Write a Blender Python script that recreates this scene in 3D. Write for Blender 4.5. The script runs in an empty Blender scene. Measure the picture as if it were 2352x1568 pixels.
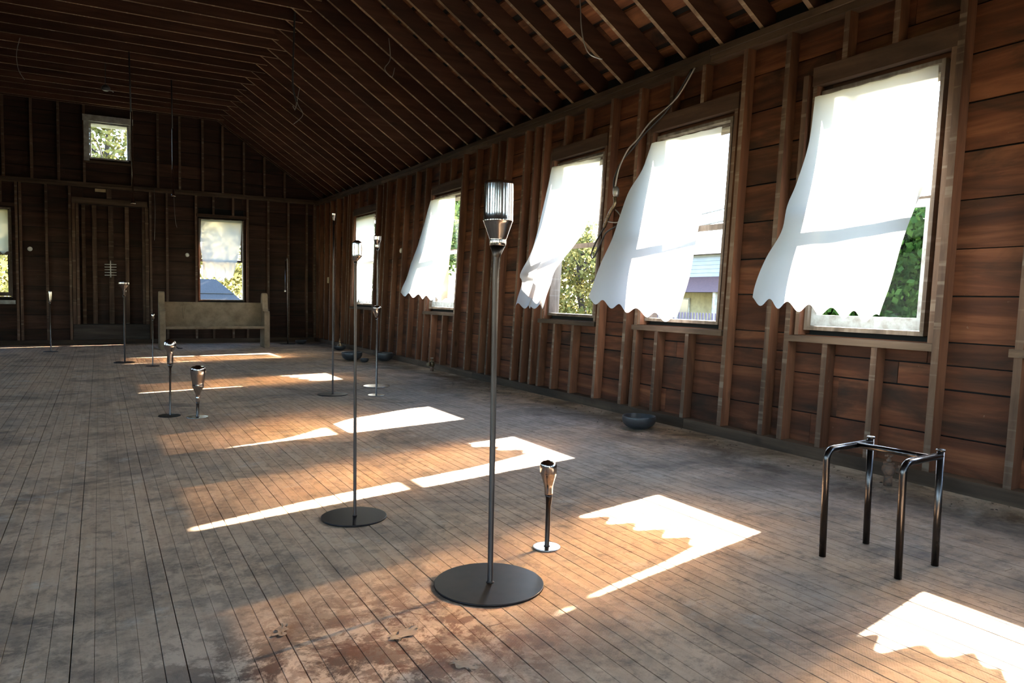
import bpy, math, random
import numpy as np
from mathutils import Vector, Matrix, Euler
random.seed(7)
rng = np.random.default_rng(7)
SC = bpy.context.scene
COL = SC.collection
K = 0.86            # survey units -> metres

# ------------------------------------------------------------------ camera
cam = bpy.data.cameras.new('camera'); camo = bpy.data.objects.new('camera', cam); COL.objects.link(camo)
cam.sensor_fit = 'HORIZONTAL'; cam.sensor_width = 36.0; cam.lens = 1693.73 / 2352 * 36.0
cam.clip_start = 0.05; cam.clip_end = 400
yaw, pitch, roll = 0.51051272, 0.05976232, 0.01782457
fw = Vector((math.sin(yaw) * math.cos(pitch), math.cos(yaw) * math.cos(pitch), -math.sin(pitch)))
rt = Vector((math.cos(yaw), -math.sin(yaw), 0)); up = rt.cross(fw)
r2 = math.cos(roll) * rt + math.sin(roll) * up
u2 = -math.sin(roll) * rt + math.cos(roll) * up
M = Matrix((r2, u2, -fw)).transposed().to_4x4(); M.translation = Vector((0, 0, 1.2 * K))
camo.matrix_world = M
SC.camera = camo

# ------------------------------------------------------------------ sky, sun, exposure
world = bpy.data.worlds.new('sky'); SC.world = world; world.use_nodes = True
wn = world.node_tree; wn.nodes.clear()
wo = wn.nodes.new('ShaderNodeOutputWorld'); wb = wn.nodes.new('ShaderNodeBackground')
sky = wn.nodes.new('ShaderNodeTexSky'); sky.sky_type = 'NISHITA'; sky.sun_disc = False
SUND = Vector((1, .22, .57)).normalized()
sky.sun_elevation = math.asin(SUND.z); sky.sun_rotation = math.atan2(SUND.x, SUND.y)
sky.air_density = 1.0; sky.dust_density = 0.3; sky.ozone_density = 1.0
wb.inputs['Strength'].default_value = SKY_STRENGTH = 0.10
tint = wn.nodes.new('ShaderNodeMix'); tint.data_type = 'RGBA'; tint.blend_type = 'MULTIPLY'; tint.inputs[0].default_value = 1
tint.inputs[7].default_value = (.97, 1.0, 1.03, 1); wn.links.new(sky.outputs[0], tint.inputs[6]); wn.links.new(tint.outputs[2], wb.inputs[0]); wn.links.new(wb.outputs[0], wo.inputs[0])
sl = bpy.data.lights.new('sun', 'SUN'); sl.energy = 4.0; sl.angle = 0.0095; sl.color = (1.0, 0.93, 0.84)
so = bpy.data.objects.new('sun', sl); COL.objects.link(so)
so.rotation_euler = SUND.to_track_quat('Z', 'Y').to_euler(); so.location = (20, 5, 12)
vs = SC.view_settings; vs.view_transform = 'Standard'; vs.look = 'None'; vs.exposure = 5.15; vs.gamma = 1.0
vs.use_curve_mapping = False
cy = SC.cycles
cy.use_denoising = True; cy.sample_clamp_indirect = 25.0; cy.max_bounces = 10; cy.diffuse_bounces = 5
cy.glossy_bounces = 4; cy.transparent_max_bounces = 12; cy.caustics_reflective = False; cy.caustics_refractive = True

# ------------------------------------------------------------------ materials
def nt(name):
    m = bpy.data.materials.new(name); m.use_nodes = True
    t = m.node_tree; b = t.nodes['Principled BSDF']
    return m, t, b
def N(t, typ, **kw):
    n = t.nodes.new(typ)
    for k, v in kw.items(): setattr(n, k, v)
    return n
def ramp(t, fac, stops):
    r = N(t, 'ShaderNodeValToRGB'); e = r.color_ramp.elements
    while len(e) < len(stops): e.new(0.5)
    for i, (p, c) in enumerate(stops):
        e[i].position = p; e[i].color = (*c, 1) if len(c) == 3 else c
    t.links.new(fac, r.inputs[0]); return r.outputs[0]
def mixc(t, fac, a, b, mode='MIX'):
    n = N(t, 'ShaderNodeMix', data_type='RGBA', blend_type=mode)
    for s, v in ((0, fac), (6, a), (7, b)):
        if isinstance(v, (int, float)): n.inputs[s].default_value = v
        elif isinstance(v, tuple): n.inputs[s].default_value = (*v, 1)
        else: t.links.new(v, n.inputs[s])
    return n.outputs[2]
def math_(t, op, a, b=None):
    n = N(t, 'ShaderNodeMath', operation=op)
    for i, v in enumerate((a, b)):
        if v is None: continue
        if isinstance(v, (int, float)): n.inputs[i].default_value = v
        else: t.links.new(v, n.inputs[i])
    return n.outputs[0]
def noise(t, vec, scale, detail=4, rough=.55, dist=0.0):
    n = N(t, 'ShaderNodeTexNoise'); n.inputs['Scale'].default_value = scale
    n.inputs['Detail'].default_value = detail; n.inputs['Roughness'].default_value = rough
    n.inputs['Distortion'].default_value = dist
    t.links.new(vec, n.inputs['Vector']); return n.outputs[0]
def coords(t, scale=(1, 1, 1), rand=1.0):
    g = N(t, 'ShaderNodeNewGeometry'); o = N(t, 'ShaderNodeObjectInfo')
    v = N(t, 'ShaderNodeVectorMath', operation='SCALE'); v.inputs[0].default_value = (37.1, 23.7, 51.3)
    t.links.new(o.outputs['Random'], v.inputs['Scale'])
    if rand == 0: v.inputs[0].default_value = (0, 0, 0)
    m = N(t, 'ShaderNodeMapping'); m.inputs['Scale'].default_value = scale
    t.links.new(g.outputs['Position'], m.inputs[0])
    a = N(t, 'ShaderNodeVectorMath', operation='ADD')
    t.links.new(m.outputs[0], a.inputs[0]); t.links.new(v.outputs[0], a.inputs[1])
    return a.outputs[0], o.outputs['Random'], g
def bump(t, b, h, strength=.3, dist=.01):
    n = N(t, 'ShaderNodeBump'); n.inputs['Strength'].default_value = strength; n.inputs['Distance'].default_value = dist
    t.links.new(h, n.inputs['Height']); t.links.new(n.outputs[0], b.inputs['Normal'])

def wood(name, axis, dark, mid, light, stain=(.02, .012, .008), stain_amt=.5, rough=.75, vary=.5, lath=0.0, lathc=(.35, .28, .2)):
    """old sawn timber, grain along the given axis"""
    m, t, b = nt(name)
    sc = [10, 10, 10]; sc[axis] = .8
    v, rnd, g = coords(t, tuple(sc))
    v2, _, _ = coords(t, (1, 1, 1))
    g1 = noise(t, v, 1.0, 7, .62, .6)
    col = ramp(t, g1, [(.24, dark), (.5, mid), (.80, light)])
    s2 = [2.6] * 3; s2[axis] = 1.0
    v3, _, _ = coords(t, tuple(s2))
    st = noise(t, v3, 1.0, 5, .6, .8)
    stf = ramp(t, st, [(.48, (0, 0, 0)), (.66, (1, 1, 1))])
    col = mixc(t, math_(t, 'MULTIPLY', stf, stain_amt), col, stain)
    # knots
    kv = N(t, 'ShaderNodeTexVoronoi'); kv.inputs['Scale'].default_value = 1.0
    ks = [2.6] * 3; ks[axis] = 1.5
    v4, _, _ = coords(t, tuple(ks)); t.links.new(v4, kv.inputs['Vector'])
    kf = ramp(t, kv.outputs['Distance'], [(.02, (1, 1, 1)), (.09, (0, 0, 0))])
    col = mixc(t, math_(t, 'MULTIPLY', kf, .6), col, stain)
    # pale scuffs and plaster dust
    sp = noise(t, v2, 26, 4, .7)
    spf = ramp(t, sp, [(.70, (0, 0, 0)), (.76, (1, 1, 1))])
    col = mixc(t, math_(t, 'MULTIPLY', spf, .25), col, (.34, .29, .24))
    if lath > 0:
        ls = [1.5] * 3; ls[2 if axis == 2 else axis] = 24
        v5, _, _ = coords(t, tuple(ls))
        ln = noise(t, v5, 1.0, 2, .5)
        lf = ramp(t, ln, [(.56, (0, 0, 0)), (.66, (1, 1, 1))])
        col = mixc(t, math_(t, 'MULTIPLY', lf, lath), col, lathc)
    val = math_(t, 'ADD', math_(t, 'MULTIPLY', rnd, vary), 1 - vary / 2)
    h = N(t, 'ShaderNodeHueSaturation'); t.links.new(val, h.inputs['Value']); t.links.new(col, h.inputs['Color'])
    t.links.new(h.outputs[0], b.inputs['Base Color'])
    b.inputs['Roughness'].default_value = rough; b.inputs['Specular IOR Level'].default_value = .25
    bump(t, b, g1, .35, .008)
    return m

WD, WM, WL = (.022, .009, .006), (.088, .029, .013), (.22, .083, .037)
M_BOARD = {a: wood(f'sheathing board wood {"xyz"[a]}', a, WD, WM, WL, stain_amt=.88) for a in (0, 1)}
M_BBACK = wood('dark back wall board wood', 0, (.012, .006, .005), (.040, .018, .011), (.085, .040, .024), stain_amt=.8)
M_HEAD = {a: wood(f'header wood {"xyz"[a]}', a, (.022, .012, .008), (.055, .030, .019), (.105, .062, .04), stain_amt=.6) for a in (0, 1)}
M_STUD = wood('stud wood', 2, (.050, .020, .011), (.135, .055, .029), (.25, .115, .062), stain_amt=.5)
M_STUDE = wood('stud edge with lath marks', 2, (.052, .029, .020), (.112, .066, .043), (.19, .125, .085), stain_amt=.5, lath=.3, lathc=(.30, .25, .19))
M_PLATE = {a: wood(f'plate wood {"xyz"[a]}', a, (.028, .018, .012), (.072, .045, .029), (.145, .098, .066), stain_amt=.6) for a in (0, 1)}
M_RAFT = wood('rafter wood', 0, (.028, .011, .007), (.062, .025, .015), (.108, .049, .029), stain_amt=.45, rough=.8)
M_RAFTE = wood('rafter bottom edge', 0, (.10, .058, .034), (.20, .125, .072), (.32, .22, .135), stain_amt=.35, lath=.3, lathc=(.5, .42, .3))
M_DECK = wood('roof board wood', 1, (.03, .012, .007), (.15, .058, .026), (.32, .14, .062), stain=(.008, .006, .005), stain_amt=.88, vary=.9)
M_FRAME = wood('weathered window wood', 2, (.05, .034, .024), (.13, .095, .07), (.26, .21, .165), stain_amt=.5, lath=.08, lathc=(.5, .47, .42))
M_JAMB = wood('door jamb wood', 2, (.030, .016, .010), (.080, .045, .028), (.16, .095, .06), stain_amt=.55, lath=.3, lathc=(.2, .16, .11))

def plain(name, c, rough=.6, metal=0.0, spec=.5, nscale=0, namt=.15, c2=None):
    m, t, b = nt(name)
    b.inputs['Roughness'].default_value = rough; b.inputs['Metallic'].default_value = metal
    b.inputs['Specular IOR Level'].default_value = spec
    if nscale:
        v, rnd, g = coords(t, (1, 1, 1))
        n = noise(t, v, nscale, 5, .6)
        d = c2 or tuple(x * (1 - namt * 2) for x in c)
        t.links.new(ramp(t, n, [(.35, d), (.65, c)]), b.inputs['Base Color'])
        bump(t, b, n, .15, .004)
    else: b.inputs['Base Color'].default_value = (*c, 1)
    return m
M_DARK = plain('black building paper', (.006, .005, .005), .95, nscale=8)
M_SIDING = plain('outside clapboard', (.30, .29, .27), .8, nscale=4)
M_SHINGLE = plain('asphalt shingles', (.06, .06, .065), .95, nscale=30)
M_WHITEP = plain('flaking white window paint', (.42, .44, .45), .6, nscale=16, c2=(.25, .24, .22))
M_OLDWHITE = plain('grimy white casing', (.42, .41, .38), .7, nscale=9, c2=(.24, .23, .2))
M_CERAMIC = plain('white ceramic', (.75, .72, .66), .35, nscale=20, c2=(.55, .52, .47))
M_BLACK = plain('matte black stoneware', (.045, .046, .050), .36, nscale=40, c2=(.032, .033, .036))
M_RUBBER = plain('black cable insulation', (.02, .02, .022), .5)
M_WIRE = plain('dull bare wire', (.32, .30, .27), .45, .8)
M_BRASS = plain('tarnished brass', (.30, .23, .14), .42, .9, nscale=30, c2=(.12, .09, .06))
M_RUST = plain('rusty iron', (.20, .105, .065), .8, .2, nscale=45, c2=(.09, .065, .052))
M_BEIGE = plain('cream switch plate', (.45, .33, .18), .6, nscale=12)

def metal(name, c1, c2, rough=.2, aniso=.0):
    m, t, b = nt(name)
    v, rnd, g = coords(t, (14, 14, 3))
    n = noise(t, v, 1.0, 4, .6)
    t.links.new(ramp(t, n, [(.3, c1), (.7, c2)]), b.inputs['Base Color'])
    b.inputs['Metallic'].default_value = 1.0
    rr = math_(t, 'ADD', math_(t, 'MULTIPLY', n, .12), rough - .06)
    t.links.new(rr, b.inputs['Roughness'])
    return m
M_STEEL = metal('polished stainless steel', (.37, .325, .30), (.48, .435, .405), .15)
M_BRONZE = metal('brown patinated steel', (.032, .023, .020), (.062, .047, .040), .34)
M_BASEDK = metal('blackened steel base', (.022, .020, .021), (.048, .041, .040), .4)
M_BASEGR = metal('grey steel base', (.36, .35, .34), (.48, .46, .45), .25)
M_TUBE = metal('dark burnished tube', (.055, .048, .046), (.11, .095, .088), .26)

def floor_mat():
    m, t, b = nt('worn floor board wood')
    v, rnd, g = coords(t, (26, 2.2, 26))
    w, _, _ = coords(t, (1, 1, 1), 0)
    gr = noise(t, v, 1.0, 6, .6, .4)
    col = ramp(t, gr, [(.2, (.47, .300, .182)), (.5, (.57, .380, .238)), (.8, (.66, .455, .298))])
    # broad tone: browner and dirtier in places, cooler grey in others
    n1 = noise(t, w, .55, 4, .6, .5)
    sx = N(t, 'ShaderNodeSeparateXYZ'); t.links.new(g.outputs['Position'], sx.inputs[0])
    cx_ = N(t, 'ShaderNodeMapRange'); t.links.new(sx.outputs[0], cx_.inputs[0]); cx_.inputs[1].default_value = .8; cx_.inputs[2].default_value = 2.6; cx_.inputs[3].default_value = .25
    col = mixc(t, math_(t, 'MULTIPLY', cx_.outputs[0], ramp(t, n1, [(.38, (0, 0, 0)), (.56, (1, 1, 1))])), col, mixc(t, 1.0, col, (.70, .84, 1.05), 'MULTIPLY'))
    n2 = noise(t, w, 1.6, 6, .68, .9)
    col = mixc(t, math_(t, 'MULTIPLY', ramp(t, n2, [(.50, (0, 0, 0)), (.66, (1, 1, 1))]), .72), col, (.125, .095, .075))
    n3 = noise(t, w, 7, 7, .75, .3)
    col = mixc(t, math_(t, 'MULTIPLY', ramp(t, n3, [(.55, (0, 0, 0)), (.66, (1, 1, 1))]), .55), col, (.12, .09, .075))
    n4 = noise(t, w, 3.1, 6, .7, .2)
    col = mixc(t, math_(t, 'MULTIPLY', ramp(t, n4, [(.58, (0, 0, 0)), (.70, (1, 1, 1))]), .35), col, (.62, .57, .49))
    # dark grime along the right hand wall and adhesive stain near the viewer
    sp = N(t, 'ShaderNodeSeparateXYZ'); t.links.new(g.outputs['Position'], sp.inputs[0])
    wx = N(t, 'ShaderNodeMapRange'); t.links.new(sp.outputs[0], wx.inputs[0])
    wx.inputs[1].default_value = 3.0 * K; wx.inputs[2].default_value = 4.4 * K
    dim_x = N(t, 'ShaderNodeMapRange'); t.links.new(sp.outputs[0], dim_x.inputs[0]); dim_x.inputs[1].default_value = .9 * K; dim_x.inputs[2].default_value = 2.6 * K
    nn = noise(t, w, 2.2, 6, .72, .6)
    gm = math_(t, 'MULTIPLY', wx.outputs[0], ramp(t, nn, [(.42, (0, 0, 0)), (.60, (1, 1, 1))]))
    col = mixc(t, math_(t, 'MULTIPLY', gm, .85), col, (.12, .082, .05))
    def spot(cx, cyy, rad, amt, c, lo, hi, nsc):
        d = N(t, 'ShaderNodeVectorMath', operation='DISTANCE'); t.links.new(g.outputs['Position'], d.inputs[0])
        d.inputs[1].default_value = (cx * K, cyy * K, 0)
        mr = N(t, 'ShaderNodeMapRange'); t.links.new(d.outputs['Value'], mr.inputs[0])
        mr.inputs[1].default_value = rad * K; mr.inputs[2].default_value = rad * K * .25
        q = noise(t, w, nsc, 8, .78, .4)
        f = math_(t, 'MULTIPLY', mr.outputs[0], ramp(t, q, [(lo, (0, 0, 0)), (hi, (1, 1, 1))]))
        return mixc(t, math_(t, 'MULTIPLY', f, amt), col, c)
    col = spot(.62, 2.2, .95, .95, (.60, .44, .32), .36, .42, 3.0)
    col = spot(.55, 2.15, .85, .9, (.070, .038, .028), .47, .54, 5.5)
    col = spot(.95, 2.35, .8, .8, (.15, .070, .045), .48, .54, 9.0)
    col = spot(-.3, 2.9, .6, .6, (.07, .055, .05), .47, .6, 7.0)
    col = spot(.45, 3.35, .7, .5, (.09, .07, .06), .48, .58, 8.0)
    n6 = noise(t, w, 15, 7, .8, .2)
    col = mixc(t, math_(t, 'MULTIPLY', ramp(t, n6, [(.50, (0, 0, 0)), (.62, (1, 1, 1))]), .5), col, (.15, .115, .09))
    n7 = noise(t, w, .9, 6, .75, 1.2)
    col = mixc(t, math_(t, 'MULTIPLY', ramp(t, n7, [(.52, (0, 0, 0)), (.60, (1, 1, 1))]), .30), col, (.20, .165, .14))
    col = mixc(t, math_(t, 'MULTIPLY', dim_x.outputs[0], .42), col, mixc(t, 1.0, col, (.30, .33, .37), 'MULTIPLY'))  # floor colour darkened toward the right to offset strong window light
    val = math_(t, 'ADD', math_(t, 'MULTIPLY', rnd, .10), .95)
    h = N(t, 'ShaderNodeHueSaturation'); t.links.new(val, h.inputs['Value']); t.links.new(col, h.inputs['Color'])
    t.links.new(h.outputs[0], b.inputs['Base Color'])
    b.inputs['Roughness'].default_value = .8; b.inputs['Specular IOR Level'].default_value = .12
    wv = N(t, 'ShaderNodeTexWave'); wv.inputs['Scale'].default_value = 42; wv.inputs['Distortion'].default_value = 3.5
    wv.inputs['Detail Scale'].default_value = .6
    mp = N(t, 'ShaderNodeMapping'); mp.inputs['Rotation'].default_value = (0, 0, .9)
    t.links.new(g.outputs['Position'], mp.inputs[0]); t.links.new(mp.outputs[0], wv.inputs['Vector'])
    hh = math_(t, 'ADD', gr, math_(t, 'ADD', n3, math_(t, 'MULTIPLY', wv.outputs[0], .07)))
    bump(t, b, hh, .4, .004)
    return m
M_FLOOR = floor_mat()

def fabric_mat(name='thin cotton shade', base=(.86, .85, .83), transp=.105):
    m, t, b = nt(name); t.nodes.remove(b); out = t.nodes['Material Output']
    v, _, _ = coords(t, (1, 1, 1))
    n = noise(t, v, 2.0, 5, .6)
    c = ramp(t, n, [(.3, tuple(x * .93 for x in base)), (.7, base)])
    tl = N(t, 'ShaderNodeBsdfTranslucent'); df = N(t, 'ShaderNodeBsdfDiffuse'); tr = N(t, 'ShaderNodeBsdfTransparent')
    t.links.new(c, tl.inputs[0]); t.links.new(mixc(t, 1.0, c, (.36, .38, .41), 'MULTIPLY'), df.inputs[0]); tr.inputs[0].default_value = (1.0, .65, .36, 1)
    m1 = N(t, 'ShaderNodeMixShader'); m1.inputs[0].default_value = .23
    t.links.new(df.outputs[0], m1.inputs[1]); t.links.new(tl.outputs[0], m1.inputs[2])
    rf = N(t, 'ShaderNodeBsdfRefraction'); rf.inputs['Color'].default_value = (1.0, .65, .36, 1); rf.inputs['Roughness'].default_value = .22; rf.inputs['IOR'].default_value = 1.13
    m3 = N(t, 'ShaderNodeMixShader'); m3.inputs[0].default_value = .2; t.links.new(rf.outputs[0], m3.inputs[1]); t.links.new(tr.outputs[0], m3.inputs[2])
    m2 = N(t, 'ShaderNodeMixShader'); m2.inputs[0].default_value = transp
    t.links.new(m1.outputs[0], m2.inputs[1]); t.links.new(m3.outputs[0], m2.inputs[2])
    t.links.new(m2.outputs[0], out.inputs[0])
    return m
M_FABRIC = fabric_mat()
M_BLIND = fabric_mat('yellowed blind', (.55, .50, .34), .03)

def glass_mat():
    m, t, b = nt('old window glass'); t.nodes.remove(b); out = t.nodes['Material Output']
    tr = N(t, 'ShaderNodeBsdfTransparent'); gl = N(t, 'ShaderNodeBsdfGlossy'); gl.inputs['Roughness'].default_value = .03
    tr.inputs[0].default_value = (.95, .97, .96, 1)
    fr = N(t, 'ShaderNodeFresnel'); fr.inputs[0].default_value = 1.45
    mx = N(t, 'ShaderNodeMixShader'); t.links.new(math_(t, 'MULTIPLY', fr.outputs[0], .08), mx.inputs[0])
    t.links.new(tr.outputs[0], mx.inputs[1]); t.links.new(gl.outputs[0], mx.inputs[2]); t.links.new(mx.outputs[0], out.inputs[0])
    return m
M_GLASS = glass_mat()

def leaf_mat(name, a, bcol, trans=.45):
    m, t, b = nt(name); t.nodes.remove(b); out = t.nodes['Material Output']
    v, _, _ = coords(t, (1, 1, 1)); n = noise(t, v, 3.5, 3, .6)
    c = ramp(t, n, [(.35, a), (.65, bcol)])
    tl = N(t, 'ShaderNodeBsdfTranslucent'); df = N(t, 'ShaderNodeBsdfDiffuse')
    t.links.new(c, tl.inputs[0]); t.links.new(c, df.inputs[0])
    m1 = N(t, 'ShaderNodeMixShader'); m1.inputs[0].default_value = trans
    t.links.new(df.outputs[0], m1.inputs[1]); t.links.new(tl.outputs[0], m1.inputs[2]); t.links.new(m1.outputs[0], out.inputs[0])
    return m
M_LEAFG = leaf_mat('ivy leaves', (.012, .034, .008), (.050, .105, .022), .15)
M_LEAFY = leaf_mat('autumn yellow leaves', (.09, .095, .03), (.22, .18, .06), .35)
M_LEAFM = leaf_mat('mid green leaves', (.03, .055, .018), (.09, .11, .035), .3)
M_BARK = plain('bark', (.06, .045, .035), .9, nscale=12)

def pew_mat():
    m, t, b = nt('matted tan carpet pile')
    v, _, _ = coords(t, (1, 1, 1))
    n = noise(t, v, 4.5, 6, .7); f = noise(t, v, 160, 3, .7)
    col = ramp(t, n, [(.3, (.15, .102, .062)), (.5, (.27, .19, .12)), (.72, (.36, .265, .175))])
    col = mixc(t, math_(t, 'MULTIPLY', f, .5), col, (.12, .09, .06))
    t.links.new(col, b.inputs['Base Color']); b.inputs['Roughness'].default_value = 1.0; b.inputs['Specular IOR Level'].default_value = .1
    bump(t, b, f, .8, .01)
    return m
M_PEW = pew_mat()

# ------------------------------------------------------------------ mesh helpers
class MB:
    def __init__(s): s.v = []; s.f = []; s.m = []; s.sm = []
    def quad(s, idx, mi=0, smooth=False): s.f.append(tuple(idx)); s.m.append(mi); s.sm.append(smooth)
    def hexa(s, p, mis=(0,) * 6):
        """p: 8 points, 0-3 bottom ring, 4-7 top ring"""
        n = len(s.v); s.v += [tuple(q) for q in p]
        for q, mi in zip(((3, 2, 1, 0), (4, 5, 6, 7), (0, 1, 5, 4), (1, 2, 6, 5), (2, 3, 7, 6), (3, 0, 4, 7)), mis):
            s.quad([n + i for i in q], mi)
    def box(s, x0, x1, y0, y1, z0, z1, mi=0):
        s.hexa([(x0, y0, z0), (x1, y0, z0), (x1, y1, z0), (x0, y1, z0), (x0, y0, z1), (x1, y0, z1), (x1, y1, z1), (x0, y1, z1)], (mi,) * 6)
    def sweep(s, rings, cap=True, smooth=True, mi=0, closed=True):
        n0 = len(s.v); k = len(rings[0])
        for r in rings: s.v += [tuple(q) for q in r]
        for i in range(len(rings) - 1):
            for j in range(k if closed else k - 1):
                a = n0 + i * k + j; b = n0 + i * k + (j + 1) % k
                s.quad((a, b, b + k, a + k), mi, smooth)
        if cap:
            s.f.append(tuple(n0 + j for j in reversed(range(k)))); s.m.append(mi); s.sm.append(False)
            e = n0 + (len(rings) - 1) * k
            s.f.append(tuple(e + j for j in range(k))); s.m.append(mi); s.sm.append(False)
    def lathe(s, rows, seg=32, cap=True, mi=0, flat=False):
        """rows: (ox, z, r) or (ox, oy, z, r)"""
        R = []
        for q in rows:
            ox, oy, z, r = (q[0], 0, q[1], q[2]) if len(q) == 3 else q
            R.append([(ox + r * math.cos(2 * math.pi * j / seg), oy + r * math.sin(2 * math.pi * j / seg), z) for j in range(seg)])
        s.sweep(R, cap, not flat, mi)
    def tube(s, pts, r, seg=8, cap=True, mi=0):
        P = [Vector(p) for p in pts]; R = []
        rr = r if isinstance(r, (list, tuple)) else [r] * len(P)
        t0 = (P[1] - P[0]).normalized()
        nrm = t0.orthogonal().normalized()
        for i, p in enumerate(P):
            t = (P[min(i + 1, len(P) - 1)] - P[max(i - 1, 0)]).normalized()
            nrm = (nrm - t * nrm.dot(t)).normalized(); bi = t.cross(nrm)
            R.append([p + rr[i] * (nrm * math.cos(2 * math.pi * j / seg) + bi * math.sin(2 * math.pi * j / seg)) for j in range(seg)])
        s.sweep(R, cap, True, mi)
    def mesh(s, name, mats):
        me = bpy.data.meshes.new(name)
        me.from_pydata([(x * K, y * K, z * K) for x, y, z in s.v], [], s.f)
        for m in mats if isinstance(mats, (list, tuple)) else [mats]: me.materials.append(m)
        me.polygons.foreach_set('material_index', s.m); me.polygons.foreach_set('use_smooth', s.sm)
        me.update(); return me
    def obj(s, name, mats, parent=None, loc=(0, 0, 0), rz=0):
        o = bpy.data.objects.new(name, s.mesh(name, mats)); COL.objects.link(o)
        o.location = (loc[0] * K, loc[1] * K, loc[2] * K); o.rotation_euler = (0, 0, rz)
        if parent: o.parent = parent
        return o
def tag(o, label=None, cat=None, group=None, kind=None):
    if label: o['label'] = label
    if cat: o['category'] = cat
    if group: o['group'] = group
    if kind: o['kind'] = kind
    return o
def empty(name, loc=(0, 0, 0), label=None, cat=None, group=None, kind=None, rz=0):
    o = bpy.data.objects.new(name, None); COL.objects.link(o); o.location = (loc[0] * K, loc[1] * K, loc[2] * K)
    o.rotation_euler = (0, 0, rz); o.empty_display_size = .1
    return tag(o, label, cat, group, kind)
def catmull(pts, n=6):
    P = [np.array(p, float) for p in pts]; out = []
    for i in range(len(P) - 1):
        p0, p1, p2, p3 = P[max(i - 1, 0)], P[i], P[i + 1], P[min(i + 2, len(P) - 1)]
        for k in range(n):
            t = k / n
            out.append(.5 * ((2 * p1) + (-p0 + p2) * t + (2 * p0 - 5 * p1 + 4 * p2 - p3) * t * t + (-p0 + 3 * p1 - 3 * p2 + p3) * t ** 3))
    out.append(P[-1]); return [tuple(map(float, q)) for q in out]

# ------------------------------------------------------------------ the room shell
XR, YB, XL, YF, XC = 4.775, 18.80, -4.55, -4.2, .12
PLZ = 3.40                                  # underside of the top plates
def lean(y): return .055 * min(1, max(0, (18.8 - y) / 6.0)) * min(1, max(0, (y + 6) / 5))
T_R = lambda s, d, z: (XR + d + lean(s) * z, s, z)
T_L = lambda s, d, z: (XL - d, s, z)
T_B = lambda s, d, z: (s, YB + d, z)
T_F = lambda s, d, z: (s, YF - d, z)
def slab(mb, T, s0, s1, d0, d1, z0, z1, n=1, t0=None, t1=None, inner=0):
    """a stick in wall coordinates; t0/t1 = ends of its top edge; inner = material of the room side"""
    t0 = s0 if t0 is None else t0; t1 = s1 if t1 is None else t1
    R = []
    for i in range(n + 1):
        a = i / n; sb = s0 + (s1 - s0) * a; st = t0 + (t1 - t0) * a
        R.append([T(sb, d0, z0), T(sb, d1, z0), T(st, d1, z1), T(st, d0, z1)])
    n0 = len(mb.v)
    for r in R: mb.v += r
    for i in range(n):
        for j in range(4):
            a = n0 + i * 4 + j; b = n0 + i * 4 + (j + 1) % 4
            mb.quad((a, a + 4, b + 4, b), inner if j == 3 else 0)
    mb.quad((n0, n0 + 1, n0 + 2, n0 + 3)); e = n0 + n * 4; mb.quad((e + 3, e + 2, e + 1, e))
def roofline(z):                            # half span of the rafter underside at height z
    return 4.85 - max(0, (z - 3.53)) / .665

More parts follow.
